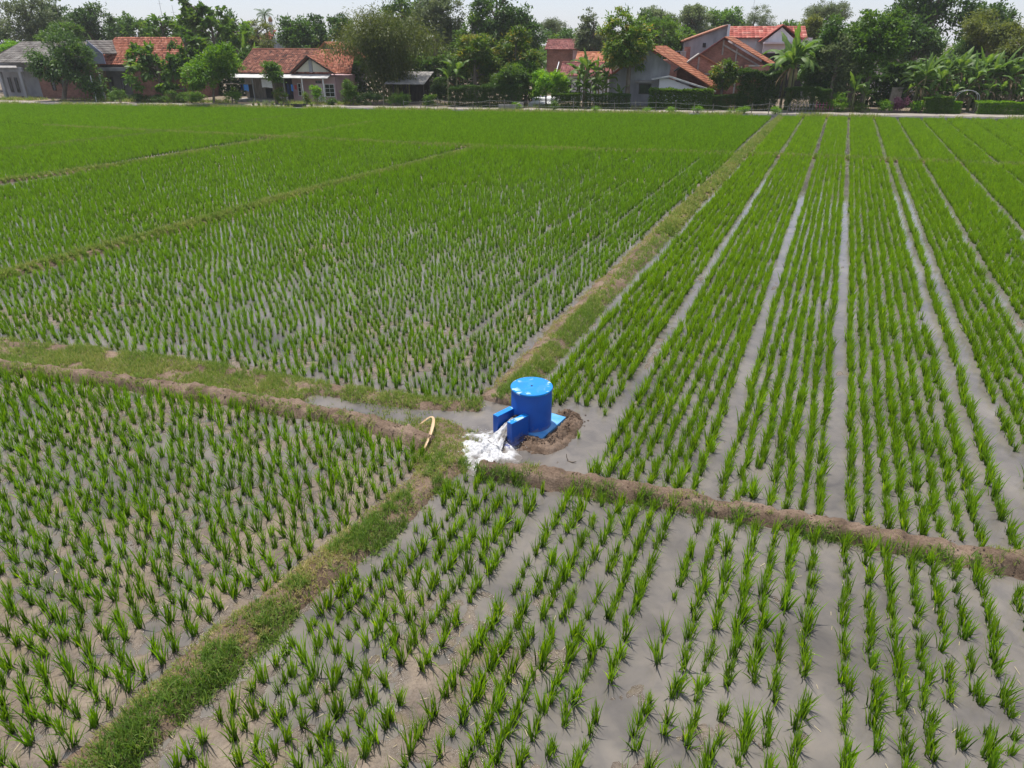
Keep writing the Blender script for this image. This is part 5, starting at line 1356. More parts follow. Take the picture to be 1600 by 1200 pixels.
def crown_points(rr, a, b, c, clumpr, n_leaves, shape='round', hollow=0.55):
    # lobes of uneven size inside the envelope, clumps of leaves over each lobe
    nl = rr.randint(7, 11)
    th = rr.rand(nl) * 2 * np.pi; el = np.arcsin(rr.uniform(-0.75, 0.95, nl)); rad_ = rr.uniform(0.35, 0.72, nl)
    lc = np.stack([a * rad_ * np.cos(el) * np.cos(th), b * rad_ * np.cos(el) * np.sin(th), c * rad_ * np.sin(el)], 1)
    if shape == 'umbrella': lc[:, 2] = np.abs(lc[:, 2]) * 0.6 + 0.1 * c
    if shape == 'cone': lc[:, :2] *= (1.15 - (lc[:, 2:3] + c) / (2 * c))
    lr = rr.uniform(0.3, 0.52, nl)
    nc = max(30, int(n_leaves / 42))
    k = rr.randint(0, nl, nc)
    dirs = rr.randn(nc, 3); dirs /= np.linalg.norm(dirs, axis=1)[:, None]
    rad2 = rr.uniform(hollow, 1.08, nc)[:, None]
    cc = lc[k] + dirs * rad2 * lr[k][:, None] * np.array([a, b, c])
    # a few sprays beyond the outline
    e = np.sqrt(((cc / np.array([a, b, c])) ** 2).sum(1)); sc_ = np.where(e > 1.08, (1.08 + 0.1 * rr.rand(nc)) / e, 1)
    cc *= sc_[:, None]
    per = rr.poisson(n_leaves / nc, nc)
    idx = np.repeat(np.arange(nc), per); n = len(idx)
    off = rr.randn(n, 3) * clumpr * 0.5 * np.array([1, 1, 0.62])
    pts = cc[idx] + off
    outd = pts / np.array([a, b, c]) ; outd /= np.linalg.norm(outd, axis=1)[:, None] + 1e-6
    tint = (0.42 + 0.16 * rr.randn(nc))[idx] + 0.14 * rr.randn(n)
    return pts, outd, tint.clip(0, 1), cc
def tree(px, t, ytop, ybot, wpx, kind, label, cat='tree', group=None, shape='round', name=None, dens=1.0, trunk_to=None, depth=0.85, shear=0.0, pxb=None):
    mat, L, Wd, cr, droop, tr, fill = KIND[kind]
    SEED[0] += 1; rr = np.random.RandomState(SEED[0] * 13 + 5)
    if t > 28: ybot += 18; ytop -= 7
    s, zt = P(px, ytop, t); _, zb = P(px, ybot, t)
    zb = max(zb, ZG + 0.3)
    sl, _ = P(px - wpx / 2, (ytop + ybot) / 2, t); sr, _ = P(px + wpx / 2, (ytop + ybot) / 2, t)
    a = (sr - sl) / 2 * (1.14 if t < 28 else 1.24); c = (zt - zb) / 2 * 1.06; b = min(a, 4.5) * depth; L *= 1.25; Wd *= 1.3
    sbase = s if pxb is None else P(pxb, 150, t)[0]
    root = V(sbase, t, ZG)
    e = empty(name or 'tree', root, VROT, label, cat, group)
    cz = (zt + zb) / 2 - ZG; cx = s - sbase
    dist = math.hypot(root[0], root[1]); far = dist > 115
    n_leaves = int(min(9300, 6.2 * dens * fill * math.pi * a * c / (L * Wd * 0.5) * (0.85 if not far else 0.7)))
    want = 7.5 * dens * fill * math.pi * a * c / (L * Wd * 0.5)
    if want > n_leaves: k_ = min(1.45, math.sqrt(want / n_leaves)); L *= k_; Wd *= k_
    pts, outd, tint, cc = crown_points(rr, a, b, c, cr * (0.75 + 0.08 * a), n_leaves, shape)
    if shear: pts[:, 2] -= shear * np.maximum(0, pts[:, 0]); cc[:, 2] -= shear * np.maximum(0, cc[:, 0])
    pts = pts + np.array([cx, 0, cz])
    pts[:, 2] = np.maximum(pts[:, 2], 0.25)
    d = outd * 0.7 + rr.randn(len(pts), 3) * 0.7; d[:, 2] += droop
    v, _ = leaf_arrays(pts, d, L, Wd, rr, None)
    o = np.arange(len(pts)) * 4
    me = np_mesh('crown', v, np.stack([o, o + 1, o + 2, o + 3], 1), None, tint)
    link('crown', me, mat, e)
    # trunk with limbs reaching into the clumps
    mb = MB(); tr_ = tr * (0.6 + 0.1 * (zt - ZG))
    tr_ = min(tr_, 0.5); fork = cz - c * 0.45
    wob = 0.15 * rr.randn(2)
    top = np.array([cx + wob[0], wob[1], cz + c * 0.55])
    mbp = [(0, 0, -0.25), (0.03, 0.02, 0.15), (cx * 0.35 + wob[0] * 0.5, wob[1] * 0.5, fork * 0.6), (cx * 0.7 + wob[0], wob[1], fork), tuple(top)]
    mb.tube(mbp, [tr_ * 1.35, tr_, tr_ * 0.85, tr_ * 0.75, tr_ * 0.2], 8)
    lim = cc[rr.permutation(len(cc))[:12]] + np.array([cx, 0, cz])
    for q in lim:
        f = rr.uniform(0.15, 0.75); st = np.array(mbp[3]) * (1 - f) + top * f
        if q[2] < st[2] - 0.2: st = np.array(mbp[3]) * 0.9 + np.array(mbp[2]) * 0.1
        m_ = (st + q) / 2 + np.array([0, 0, 0.12 * np.linalg.norm(q - st)])
        mb.tube([tuple(st), tuple(m_), tuple(q)], [tr_ * 0.42, tr_ * 0.27, tr_ * 0.08], 6, cap=False)
    mb.build('trunk', 'bark', e, True)
    return e
def shrub(px, t, ytop, ybot, wpx, mat, label, name='shrub', cat='shrub', group=None, L=0.16, Wd=0.07, box=False, depth=None, dens=1.0, z0=None):
    SEED[0] += 1; rr = np.random.RandomState(SEED[0] * 17 + 3)
    s, zt = P(px, ytop, t); sl, _ = P(px - wpx / 2, ybot, t); sr, _ = P(px + wpx / 2, ybot, t)
    a = (sr - sl) / 2; hgt = zt - ZG; b = depth or min(a, 1.3) * 0.8
    e = empty(name, V(s, t, ZG), VROT, label, cat, group)
    if box:
        n = int(4.5 * dens * (2 * a * hgt + 2 * a * 2 * b) / (L * Wd * 0.5))
        n = min(n, 9000)
        p = rr.uniform(-1, 1, (n, 3)); ax = rr.randint(0, 3, n)
        inner = rr.rand(n) < 0.35
        for k_, w_ in ((0, 0.12), (1, 0.45), (2, 0.43)): pass
        f = rr.rand(n)
        p[f < 0.45, 2] = 1 - 0.15 * rr.rand((f < 0.45).sum())
        q = (f >= 0.45) & (f < 0.9); p[q, 1] = -1 + 0.15 * rr.rand(q.sum())
        pts = np.stack([p[:, 0] * a, p[:, 1] * b, (p[:, 2] + 1) / 2 * hgt], 1)
        bulge = NZ.fbm(pts[:, 0] * 0.9 + px, pts[:, 1] * 0.9 + 3, 3) - 0.5
        pts[:, 2] *= 1 + 0.35 * bulge; pts[:, 1] += 0.5 * b * (NZ.fbm(pts[:, 0] * 1.1, pts[:, 2] * 1.1 + px, 2) - 0.5)
        outd = np.stack([p[:, 0] * 0.2, p[:, 1], p[:, 2]], 1); tint = 0.45 + 0.15 * rr.randn(n) + 0.5 * bulge
    else:
        n = int(min(9000, 4.0 * dens * math.pi * a * hgt / 2 / (L * Wd * 0.5)))
        pts, outd, tint, cc = crown_points(rr, a, b, hgt * 0.52, 0.3, n)
        pts[:, 2] += hgt * 0.5
    pts[:, 2] = np.maximum(pts[:, 2], 0.03)
    d = outd * 0.6 + rr.randn(len(pts), 3) * 0.7
    v, _ = leaf_arrays(pts, d, L, Wd, rr, None)
    o = np.arange(len(pts)) * 4
    link('foliage', np_mesh('foliage', v, np.stack([o, o + 1, o + 2, o + 3], 1), None, np.clip(tint, 0, 1)), mat, e)
    mb = MB()
    for k_ in range(4 if not box else max(4, int(a * 3))):
        x = rr.uniform(-0.25, 0.25) * a if not box else rr.uniform(-0.95, 0.95) * a
        mb.tube([(x, 0, -0.1), (x * 1.3, rr.randn() * 0.08, hgt * 0.4), (x * 1.9 if not box else x, rr.randn() * 0.15, hgt * 0.75)], [0.035, 0.028, 0.012], 5)
    mb.build('stem', 'bark', e)
    return e
# banana leaves: midrib fold, arching, torn margins
def banana_leaf(seed, lift, droop, width=0.26, dead=False):
    r = np.random.RandomState(seed); ns = 14; vs = []; qs = []; tn = []
    pos = np.array([0., 0., 0.]); ang = lift
    for i in range(ns + 1):
        f = i / ns
        w = width * (min(1, max(0.05, (f - 0.1) * 4)) * (1 - max(0, f - 0.45) ** 1.7 * 2.6)) if f > 0.1 else 0.03
        w = max(w, 0.012)
        wl = w * (1 - 0.35 * (r.rand() < 0.3)); wr = w * (1 - 0.35 * (r.rand() < 0.3))
        fold = 0.35 + 0.35 * r.rand() * f
        up = np.array([-math.sin(ang), 0, math.cos(ang)])
        vs += [pos + np.array([0, wl, 0]) - up * wl * fold, pos + np.array([0, wl * 0.45, 0]) - up * wl * fold * 0.15, pos.copy(), pos - np.array([0, wr * 0.45, 0]) - up * wr * fold * 0.15, pos - np.array([0, wr, 0]) - up * wr * fold]
        ang = lift - droop * f ** 1.5
        pos = pos + np.array([math.cos(ang), 0, math.sin(ang)]) / ns
    for i in range(ns):
        for k in range(4):
            a = i * 5 + k; qs.append((a, a + 1, a + 6, a + 5)); tn.append(min(1, max(0, 0.45 + 0.12 * r.randn() + (0.25 if k in (1, 2) else 0))))
    me = np_mesh('leaf', vs, qs, None, tn, True)
    me.materials.append(M['banana_dead' if dead else 'banana_leaf'])
    return me
BL_UP = [banana_leaf(1, 1.4, 0.5, 0.1), banana_leaf(2, 1.3, 0.7, 0.14)]
BL_ARCH = [banana_leaf(3, 1.1, 1.7, 0.15), banana_leaf(4, 0.95, 1.9, 0.16), banana_leaf(5, 1.2, 1.5, 0.14)]
BL_DROOP = [banana_leaf(6, 0.7, 2.2, 0.16), banana_leaf(7, 0.5, 1.9, 0.14)]
BL_DEAD = [banana_leaf(8, 0.1, 1.9, 0.08, True), banana_leaf(9, -0.3, 1.3, 0.07, True)]
def banana(px, t, ystem, leaf, label, group='banana plants in the village gardens', n=8, dead=2, stem=0.13, cat='banana plant'):
    SEED[0] += 1; r = random.Random(SEED[0])
    s, zt = P(px, ystem, t)
    hgt = max(0.8, zt - ZG)
    e = empty('banana_plant', V(s, t, ZG), r.uniform(0, 6.28), label, cat, group)
    MB().tube([(0, 0, -0.15), (0, 0, hgt * 0.4), (0.03, 0.02, hgt)], [stem * 1.2, stem, stem * 0.7], 9).build('stem', 'banana_stem', e, True)
    for i in range(n):
        f = i / n
        me = r.choice(BL_UP if f < 0.2 else (BL_ARCH if f < 0.7 else BL_DROOP))
        o = bpy.data.objects.new('leaf', me); col.objects.link(o); o.parent = e
        o.location = (0, 0, hgt - 0.25 * f); az = i * 2.4 + r.uniform(-0.4, 0.4)
        o.rotation_euler = (r.uniform(-0.25, 0.25), r.uniform(-0.1, 0.15), az)
        k = leaf * r.uniform(0.8, 1.15) * (0.7 if f < 0.1 else 1); o.scale = (k, k, k)
    for i in range(dead):
        o = bpy.data.objects.new('dead_leaf', r.choice(BL_DEAD)); col.objects.link(o); o.parent = e
        o.location = (0, 0, hgt - 0.3); o.rotation_euler = (0, 0, r.uniform(0, 6.28)); k = leaf * r.uniform(0.5, 0.8); o.scale = (k, k, k)
    return e
def palm(px, t, yc, leaf, label, n=16, cat='palm'):
    SEED[0] += 1; r = random.Random(SEED[0])
    s, zc = P(px, yc, t)
    e = empty('palm_tree', V(s, t, ZG), 0, label, cat)
    MB().tube([(0, 0, -0.2), (0.1, 0, (zc - ZG) * 0.5), (0, 0, zc - ZG)], [0.24, 0.17, 0.13], 9).build('trunk', 'bark', e, True)
    meshes = []
    for k in range(3):
        vs = []; qs = []; tn = []; pos = np.array([0., 0, 0]); lift = (0.95, 0.5, 0.05)[k]; ns = 18; prev = None
        for i in range(ns + 1):
            f = i / ns; ang = lift - (1.2 + 0.3 * k) * f ** 1.4
            if i > 1:
                w = 0.26 * math.sin(math.pi * min(1, 0.12 + f * 0.86)) + 0.02
                for sd in (-1, 1):
                    n0 = len(vs); dn = 0.55 + 0.5 * f
                    b0 = pos; b1 = pos + np.array([math.cos(ang), 0, math.sin(ang)]) / ns * 0.55
                    tip = pos + np.array([math.cos(ang) * 0.12, sd * w, math.sin(ang) * 0.12 - w * dn])
                    vs += [b0, b1, tip + np.array([0.006, 0, 0]), tip]; qs.append((n0, n0 + 1, n0 + 2, n0 + 3)); tn.append(0.3 + 0.3 * r.random())
            n0 = len(vs); nw = 0.012 * (1.2 - f)
            if prev is not None:
                vs += [prev + np.array([0, nw, 0]), prev - np.array([0, nw, 0]), pos - np.array([0, nw, 0]), pos + np.array([0, nw, 0])]; qs.append((n0, n0 + 1, n0 + 2, n0 + 3)); tn.append(0.8)
            prev = pos.copy(); pos = pos + np.array([math.cos(ang), 0, math.sin(ang)]) / ns
        me = np_mesh('frond', vs, qs, None, tn); me.materials.append(M['foliage_dark']); meshes.append(me)
    for i in range(n):
        o = bpy.data.objects.new('frond', meshes[min(2, int(3 * i / n))]); col.objects.link(o); o.parent = e
        o.location = (0, 0, zc - ZG); o.rotation_euler = (0, 0, i * 2.4 + r.uniform(-.3, .3)); k = leaf * r.uniform(0.85, 1.1); o.scale = (k, k, k)
    return e
def bamboo(px, t, ytop, ybot, wpx, label):
    rr = np.random.RandomState(77)
    s, zt = P(px, ytop, t); sl, _ = P(px - wpx / 2, 60, t); sr, _ = P(px + wpx / 2, 60, t)
    a = (sr - sl) / 2; H_ = zt - ZG
    e = empty('bamboo_clump', V(s, t, ZG), VROT, label, 'bamboo')
    P_, D_, T_ = [], [], []
    for k in range(46):
        az = rr.rand() * 2 * np.pi; out = a * (0.25 + 0.85 * rr.rand() ** 0.7) * (1.0 if abs(math.cos(az)) > 0.4 else 0.7)
        hh = H_ * (0.72 + 0.28 * rr.rand()) * (1.02 - 0.22 * (out / a) ** 2)
        b0 = np.array([rr.randn() * a * 0.16, rr.randn() * 0.7, -0.1])
        pts = []
        for i in range(12):
            f = i / 11
            rad_ = out * f ** 1.9; z = hh * math.sin(min(1.0, f * 1.02) * math.pi * 0.56) / math.sin(math.pi * 0.5) if f < 0.9 else hh * (0.985 - (f - 0.9) * 1.4)
            pts.append(b0 + np.array([math.cos(az) * rad_, math.sin(az) * rad_ * 0.6, z]))
        MB().tube([tuple(p) for p in pts], list(np.linspace(0.05, 0.008, 12)), 6).build('culm', 'bamboo_culm', e, True)
        nl = 700
        f = 0.16 + 0.84 * rr.rand(nl) ** 0.8
        ii = f * 11; i0 = np.minimum(ii.astype(int), 10); fr = (ii - i0)[:, None]; pa = np.array(pts)
        base_ = pa[i0] * (1 - fr) + pa[i0 + 1] * fr
        sp_ = (0.25 + 0.55 * f)[:, None]
        off = rr.randn(nl, 3) * sp_ * np.array([1, 0.8, 0.7]); off[:, 2] -= 0.45 * sp_[:, 0] * rr.rand(nl)
        P_.append(base_ + off); d = off * 0.5 + rr.randn(nl, 3) * 0.35; d[:, 2] -= 0.45; D_.append(d)
        T_.append((0.45 + 0.12 * rr.randn() + 0.15 * rr.randn(nl)).clip(0, 1))
    p = np.concatenate(P_); p[:, 2] = np.maximum(p[:, 2], 0.4)
    v, _ = leaf_arrays(p, np.concatenate(D_), 0.38, 0.095, rr, None)
    o = np.arange(len(p)) * 4
    link('foliage', np_mesh('foliage', v, np.stack([o, o + 1, o + 2, o + 3], 1), None, np.concatenate(T_)), 'foliage_bamboo', e)

# ------------------------------------------------------------------ the trees of the village, near to far
tree(94, 5.2, 47, 142, 120, 'mango', 'broad dark round-crowned tree in front of the grey-roofed brick house', depth=0.7, pxb=98, dens=1.3, shear=0.5)
tree(322, 2.6, 62, 158, 92, 'bright', 'bright green feathery tree leaning over the lane left of the pink house', depth=0.8, pxb=332, dens=1.1)
tree(237, 6.5, 62, 150, 76, 'teak', 'large-leaved dark green tree in front of the orange hip roof', depth=0.8)
tree(282, 8, 40, 125, 60, 'teak', 'large-leaved tree between the orange roof and the bright feathery tree', depth=0.8)
tree(248, 24, 12, 70, 40, 'teak', 'tall thin tree with tufted big leaves above the orange roof', dens=0.55)
tree(318, 22, -8, 85, 96, 'teak', 'tall open teak tree with big drooping leaves rising behind the feathery tree', dens=0.8)
tree(362, 26, 20, 80, 44, 'teak', 'narrow teak tree beside the banana leaves behind the pink house', dens=0.7)
tree(423, 4.4, 96, 132, 26, 'mid', 'slender young tree with small crown in front of the pink house porch', dens=1.2)
tree(741, 8.5, 44, 146, 60, 'flush', 'mango tree with reddish young leaves right of the bamboo')
tree(803, 9.5, 38, 140, 76, 'flush', 'round bright-topped mango tree behind the block wall', dens=1.1)
tree(796, 5.8, 100, 160, 62, 'mid', 'low dense dark green tree behind the lane block wall', dens=1.1)
tree(822, 7.5, 84, 140, 40, 'mid', 'smaller grey-green tree between the round mango and the yellowish bush')
tree(855, 6, 102, 158, 56, 'bright', 'yellowish green bushy small tree beside the sunlit forecourt', dens=1.1, pxb=853)
tree(986, 7.4, 16, 124, 84, 'flush', 'tall mango tree with pale trunk in front of the grey gable house', depth=0.9, dens=1.15, pxb=980)
tree(1135, 6.5, 86, 150, 36, 'flush', 'thin young tree in front of the bare brick gable')
tree(1293, 9, 26, 160, 78, 'mango', 'dark dense tree right of the big banana plant', depth=0.8)
tree(1316, 6.5, 62, 165, 46, 'grey', 'greyish leaved tree at the foot of the dark dense tree', dens=1.3)
tree(1376, 8, 14, 140, 96, 'mid', 'yellow-green tree with layered crown left of the banana grove', depth=0.8, dens=1.1)
tree(1352, 10, 26, 110, 52, 'mid', 'mid green tree tucked behind the layered yellow-green tree')
tree(1568, 22, 8, 92, 130, 'olive', 'wide olive green tree behind the right banana grove', dens=1.1)
tree(1478, 34, -26, 88, 150, 'fardark', 'tall dark spreading tree with open trunk above the banana grove', dens=0.9)
tree(1440, 30, 40, 100, 70, 'fardark', 'dark lower tree under the tall spreading tree')
tree(1530, 26, 45, 110, 70, 'mango', 'dark tree behind the middle of the banana grove')
tree(1608, 12, 40, 130, 70, 'olive', 'olive tree at the far end of the clipped hedge')
tree(24, 34, -30, 76, 96, 'grey', 'large hazy grey-green tree behind the left end of the grey roof', dens=2.2)
tree(-25, 22, 20, 120, 80, 'grey', 'grey-green tree beside the far end of the grey-roofed house', dens=1.3)
tree(20, 20, 58, 110, 44, 'bright', 'light green small tree behind the left hip of the grey roof')
tree(84, 46, 2, 66, 50, 'fardark', 'dark tree with ragged top above the grey roof ridge')
tree(82, 24, 27, 76, 60, 'mid', 'mid green tree just behind the grey roof ridge')
tree(133, 44, 8, 68, 58, 'fardark', 'dark flat-sided tree above the lilac gable', dens=1.1)
tree(180, 52, 28, 72, 44, 'fardark', 'low dark far tree left of the orange roof')
tree(452, 42, 26, 82, 54, 'fardark', 'dense dark round tree behind the pink house roof', dens=1.2)
tree(486, 46, 24, 80, 50, 'fardark', 'dark tree between the round tree and the bamboo top', dens=1.1)
tree(400, 44, 36, 80, 46, 'olive', 'brownish green tree below the coconut palm')
tree(676, 38, -24, 70, 80, 'grey', 'tall pale grey-green tree rising behind the bamboo', dens=1.1)
tree(625, 44, -8, 60, 76, 'far', 'tall tree behind the left shoulder of the bamboo')
tree(778, 36, -22, 66, 76, 'fardark', 'tallest dark tree behind the round mango')
tree(822, 38, 14, 76, 60, 'fardark', 'dark tree on the right flank of the tallest tree')
tree(738, 34, 24, 90, 56, 'far', 'mid green tree behind the reddish mango')
tree(868, 74, 28, 64, 38, 'airy', 'airy pale far tree above the maroon roof', dens=1.3, shape='umbrella')
tree(926, 46, 18, 80, 46, 'grey', 'grey-green tree beside the maroon roofed house', dens=1.4)
tree(945, 60, 50, 90, 60, 'olive', 'yellowish palm-like tree in front of far grey-green tree')
tree(1034, 72, 6, 50, 58, 'grey', 'rounded far grey tree above the terrace', dens=1.6)
tree(1040, 30, 28, 92, 76, 'mid', 'green round tree behind the terrace railing', dens=1.1)
tree(1088, 76, 14, 62, 70, 'grey', 'hazy far tree left of the red sheet roof', dens=1.6)
tree(1072, 46, 34, 80, 46, 'far', 'mid green tree behind the sloping grey wall')
tree(1136, 84, 20, 56, 70, 'far', 'low far tree line clump above the sloping grey wall')
tree(1182, 90, 14, 50, 60, 'airy', 'far feathery tree with thin aerial above the red sheet roof', dens=1.6)
tree(1290, 60, 2, 50, 76, 'airy', 'flat-topped feathery tree behind the white gable', dens=1.6, shape='umbrella')
tree(1276, 34, 22, 90, 50, 'olive', 'yellowish tree right of the red sheet roof')
tree(1340, 44, 34, 90, 50, 'far', 'far green tree between the dark dense tree and the yellow-green one')
palm(413, 58, 22, 2.0, 'lone coconut palm standing above the far red-roofed tower house')
bamboo(606, 9.5, 10, 150, 178, 'huge drooping olive-green bamboo clump between the pink house and the mango trees')

tree(540, 40, 30, 80, 50, 'fardark', 'dark tree just left of the bamboo top')
tree(707, 48, 34, 90, 44, 'far', 'green tree in the gap between the pale grey-green tree and the tallest tree')
tree(890, 62, 44, 80, 46, 'far', 'low green tree behind the maroon roof')
tree(215, 46, 26, 80, 46, 'far', 'green tree behind the orange hip roof')
tree(285, 48, 24, 85, 60, 'far', 'green tree behind the open teak tree')
tree(350, 52, 30, 85, 50, 'fardark', 'dark tree behind the narrow teak tree')
tree(1235, 70, 30, 60, 40, 'far', 'green far tree peeking past the red sheet roof')
tree(1010, 44, 30, 85, 50, 'fardark', 'dark tree behind the tall pale-trunked mango')
tree(1560, 44, -6, 70, 90, 'fardark', 'dark tall tree behind the wide olive tree')
# bananas
banana(382, 21, 92, 3.4, 'banana plant with broad upright leaves behind the left end of the pink house roof')
banana(398, 23, 90, 3.0, 'banana plant half hidden behind the pink house ridge')
banana(362, 20, 100, 3.0, 'banana plant between the feathery tree and the pink house')
banana(150, 22, 82, 3.0, 'banana plant behind the lilac gable')
banana(713, 6.5, 112, 2.9, 'banana plant with wide leaves beside the reddish mango', n=9)
banana(700, 6.0, 122, 2.4, 'shorter banana plant in front of the wide-leaved one by the reddish mango')
for px, t, ys, lf, lb in ((906, 6.2, 116, 2.3, 'left banana plant of the clump before the white walled house'), (918, 5.6, 108, 2.6, 'tallest banana plant of the clump before the white walled house'), (932, 6.4, 114, 2.4, 'banana plant with drooping leaves in the clump before the white walled house'), (948, 6.0, 122, 2.0, 'right banana plant of the clump before the white walled house')):
    banana(px, t, ys, lf, lb, n=9)
for i, (px, t, ys, lf) in enumerate(((902, 5.0, 140, 1.7), (912, 5.0, 134, 1.9), (923, 5.1, 140, 1.7), (931, 5.2, 132, 1.9), (942, 5.2, 138, 1.8), (915, 6.8, 124, 2.2), (936, 7.0, 128, 2.1))):
    banana(px, t, ys, lf, 'short banana sucker at the foot of the clump before the white walled house', 'banana suckers before the white walled house', n=8, dead=2, stem=0.09)
banana(968, 5.6, 146, 1.5, 'small banana plant under the tall mango tree', n=6, dead=0)
banana(1239, 5.2, 100, 3.9, 'very large dark banana plant with fan of long leaves right of the vine hedge', n=20, dead=3, stem=0.2)
banana(1247, 5.6, 84, 3.2, 'upright banana plant behind the very large one', n=7)
banana(1228, 6.2, 112, 3.0, 'banana plant on the left side of the very large one', n=9)
banana(1318, 12, 78, 2.6, 'banana plant with dry brown leaves above the greyish tree', n=5, dead=5)
banana(1336, 5.2, 142, 2.2, 'low banana plant under the layered yellow-green tree', n=7)
banana(1352, 5.6, 150, 1.8, 'low banana plant next to the garden wall')
BG = [(1436, 6.5, 128), (1448, 6.0, 116), (1455, 8.5, 108), (1470, 7.0, 124), (1480, 9.0, 110), (1500, 8.0, 106), (1512, 9.5, 118), (1524, 7.0, 122), (1538, 8.5, 104), (1552, 7.2, 116), (1566, 8.0, 110), (1580, 7.0, 118), (1594, 8.5, 108), (1612, 7.5, 116), (1545, 11, 112), (1465, 11, 112)]
for i, (px, t, ys) in enumerate(BG):
    banana(px, t, ys + 2, 2.75, 'banana plant of the dense grove behind the clipped hedges', 'banana plants of the grove behind the hedges', n=11, dead=3 if i < 7 else 6)

for i in range(17):
    banana(1432 + i * 10.8 + (i * 37 % 7), 5.8 + (i * 13 % 5) * 0.35, 138 + (i * 7 % 10), 1.75, 'low banana sucker among the brown dead leaves of the hedge-side grove', 'banana suckers of the hedge-side grove', n=7, dead=4, stem=0.09)

# shrubs and hedges
shrub(182, 1.6, 138, 166, 26, 'foliage_mid', 'round variegated bush at the lane edge right of the white pole', L=0.14)
shrub(214, 3.9, 146, 165, 26, 'foliage_dark', 'dark low bush below the big-leaved dark tree')
shrub(244, 3.9, 147, 166, 32, 'foliage_dark', 'dark wide bush left of the feathery tree')
shrub(272, 3.9, 142, 166, 36, 'foliage_mid', 'green bush under the left side of the feathery tree')
shrub(300, 3.8, 142, 166, 36, 'foliage_mid', 'dense bush at the trunk of the feathery tree')
shrub(362, 4.4, 138, 160, 22, 'foliage_bright', 'light green bush at the left end of the porch')
shrub(437, 3.9, 136, 164, 20, 'foliage_flush', 'thin yellowish bush before the porch')
shrub(416, 0.7, 158, 170, 12, 'foliage_grey', 'spiky grey-green tuft at the lane edge before the porch', L=0.3, Wd=0.04)
shrub(493, 3.7, 134, 160, 22, 'foliage_bright', 'bright yellow-green bush before the pink wall', L=0.22, Wd=0.09)
shrub(477, 3.9, 142, 163, 10, 'foliage_flush', 'slim flowering plant before the narrow white window')
shrub(515, 4.2, 152, 164, 26, 'foliage_dark', 'low dark shrub under the double window')
shrub(545, 4.4, 118, 163, 34, 'foliage_mid', 'tall shrub at the right corner of the pink house')
shrub(575, 4.8, 140, 163, 46, 'foliage_dark', 'dark undergrowth at the left foot of the bamboo')
shrub(620, 4.6, 145, 164, 40, 'foliage_mid', 'green shrub before the dark shed')
shrub(674, 4.6, 147, 165, 24, 'foliage_mid', 'small shrub right of the dark shed')
shrub(690, 7.2, 120, 160, 40, 'foliage_dark', 'dark bush between the shed and the banana plant')
shrub(735, 4.6, 136, 166, 62, 'foliage_dark', 'dark hedge at the foot of the reddish mango', name='hedge', cat='hedge', box=True, depth=0.9)
shrub(786, 4.8, 132, 166, 60, 'foliage_dark', 'dark hedge behind the block wall', name='hedge', cat='hedge', box=True, depth=0.9)
shrub(806, 0.9, 160, 173, 14, 'foliage_bright', 'small bright weed in front of the block wall')
shrub(866, 1.2, 158, 174, 14, 'foliage_mid', 'leafy weed where the forecourt meets the lane')
shrub(886, 4.4, 147, 168, 46, 'foliage_mid', 'leafy hedge at the foot of the banana clump', name='hedge', cat='hedge', box=True, depth=0.7, L=0.2, Wd=0.1)
shrub(950, 4.6, 148, 169, 70, 'foliage_dark', 'dark hedge under the mango beside the grey gable house', name='hedge', cat='hedge', box=True, depth=0.7)
shrub(1064, 5.0, 142, 172, 96, 'foliage_mid', 'glossy vine hedge in front of the white annexe', name='hedge', cat='hedge', box=True, depth=0.8, L=0.26, Wd=0.16, dens=1.7)
shrub(1138, 5.4, 150, 172, 56, 'foliage_dark', 'dark hedge below the thin young tree', name='hedge', cat='hedge', box=True, depth=0.8)
shrub(1186, 5.8, 113, 172, 64, 'foliage_dark', 'tall vine-covered mound with pale tips before the brick house', name='hedge', cat='hedge', box=True, depth=1.2, L=0.22, Wd=0.12)
shrub(1182, 5.6, 113, 135, 58, 'foliage_grey', 'pale leaved vine on top of the tall mound', L=0.2, Wd=0.1)
shrub(1262, 4.9, 140, 175, 70, 'foliage_dark', 'dark undergrowth at the foot of the very large banana', name='hedge', cat='hedge', box=True, depth=0.6)
for px, y0_, w_, lb in ((930, 166, 12, 'small weed by the fence in front of the dark hedge'), (1012, 168, 10, 'weed at the fence foot before the grey gable house'), (1048, 168, 18, 'clump of weeds at the fence before the vine hedge'), (1090, 166, 16, 'leafy weed patch before the white annexe end'), (1142, 171, 8, 'round small weed by the lane before the dark hedge'), (1163, 166, 26, 'bright weed patch at the lane before the vine mound'), (1212, 167, 20, 'weed patch at the lane before the large banana')):
    shrub(px, 0.72, y0_, 178, w_, 'foliage_bright', lb, name='weed', cat='weed', L=0.12, Wd=0.05)
shrub(1312, 4.6, 146, 175, 44, 'foliage_bright', 'pale green shrub right of the picket fence')
shrub(1345, 4.4, 160, 177, 22, 'foliage_flush', 'small yellowish shrub between the pale shrub and the round bush')
shrub(1384, 4.4, 154, 178, 28, 'foliage_bright', 'round yellow-green bush left of the purple shrub')
shrub(1412, 4.8, 147, 176, 34, 'foliage_purple', 'purple leaved shrub before the pale garden wall', dens=0.8)
shrub(1436, 4.6, 157, 180, 26, 'foliage_bright', 'yellow-green bush right of the purple shrub')
shrub(1466, 4.6, 152, 181, 44, 'foliage_mid', 'dark green garden hedge left of the arch', name='hedge', cat='hedge', box=True, depth=0.7)
shrub(1492, 4.6, 158, 182, 16, 'foliage_bright', 'yellow-green hedge end beside the arch', name='hedge', cat='hedge', box=True, depth=0.6)
shrub(1575, 4.7, 160, 185, 98, 'foliage_bright', 'long clipped yellow-green hedge right of the arch', name='hedge', cat='hedge', box=True, depth=0.7)
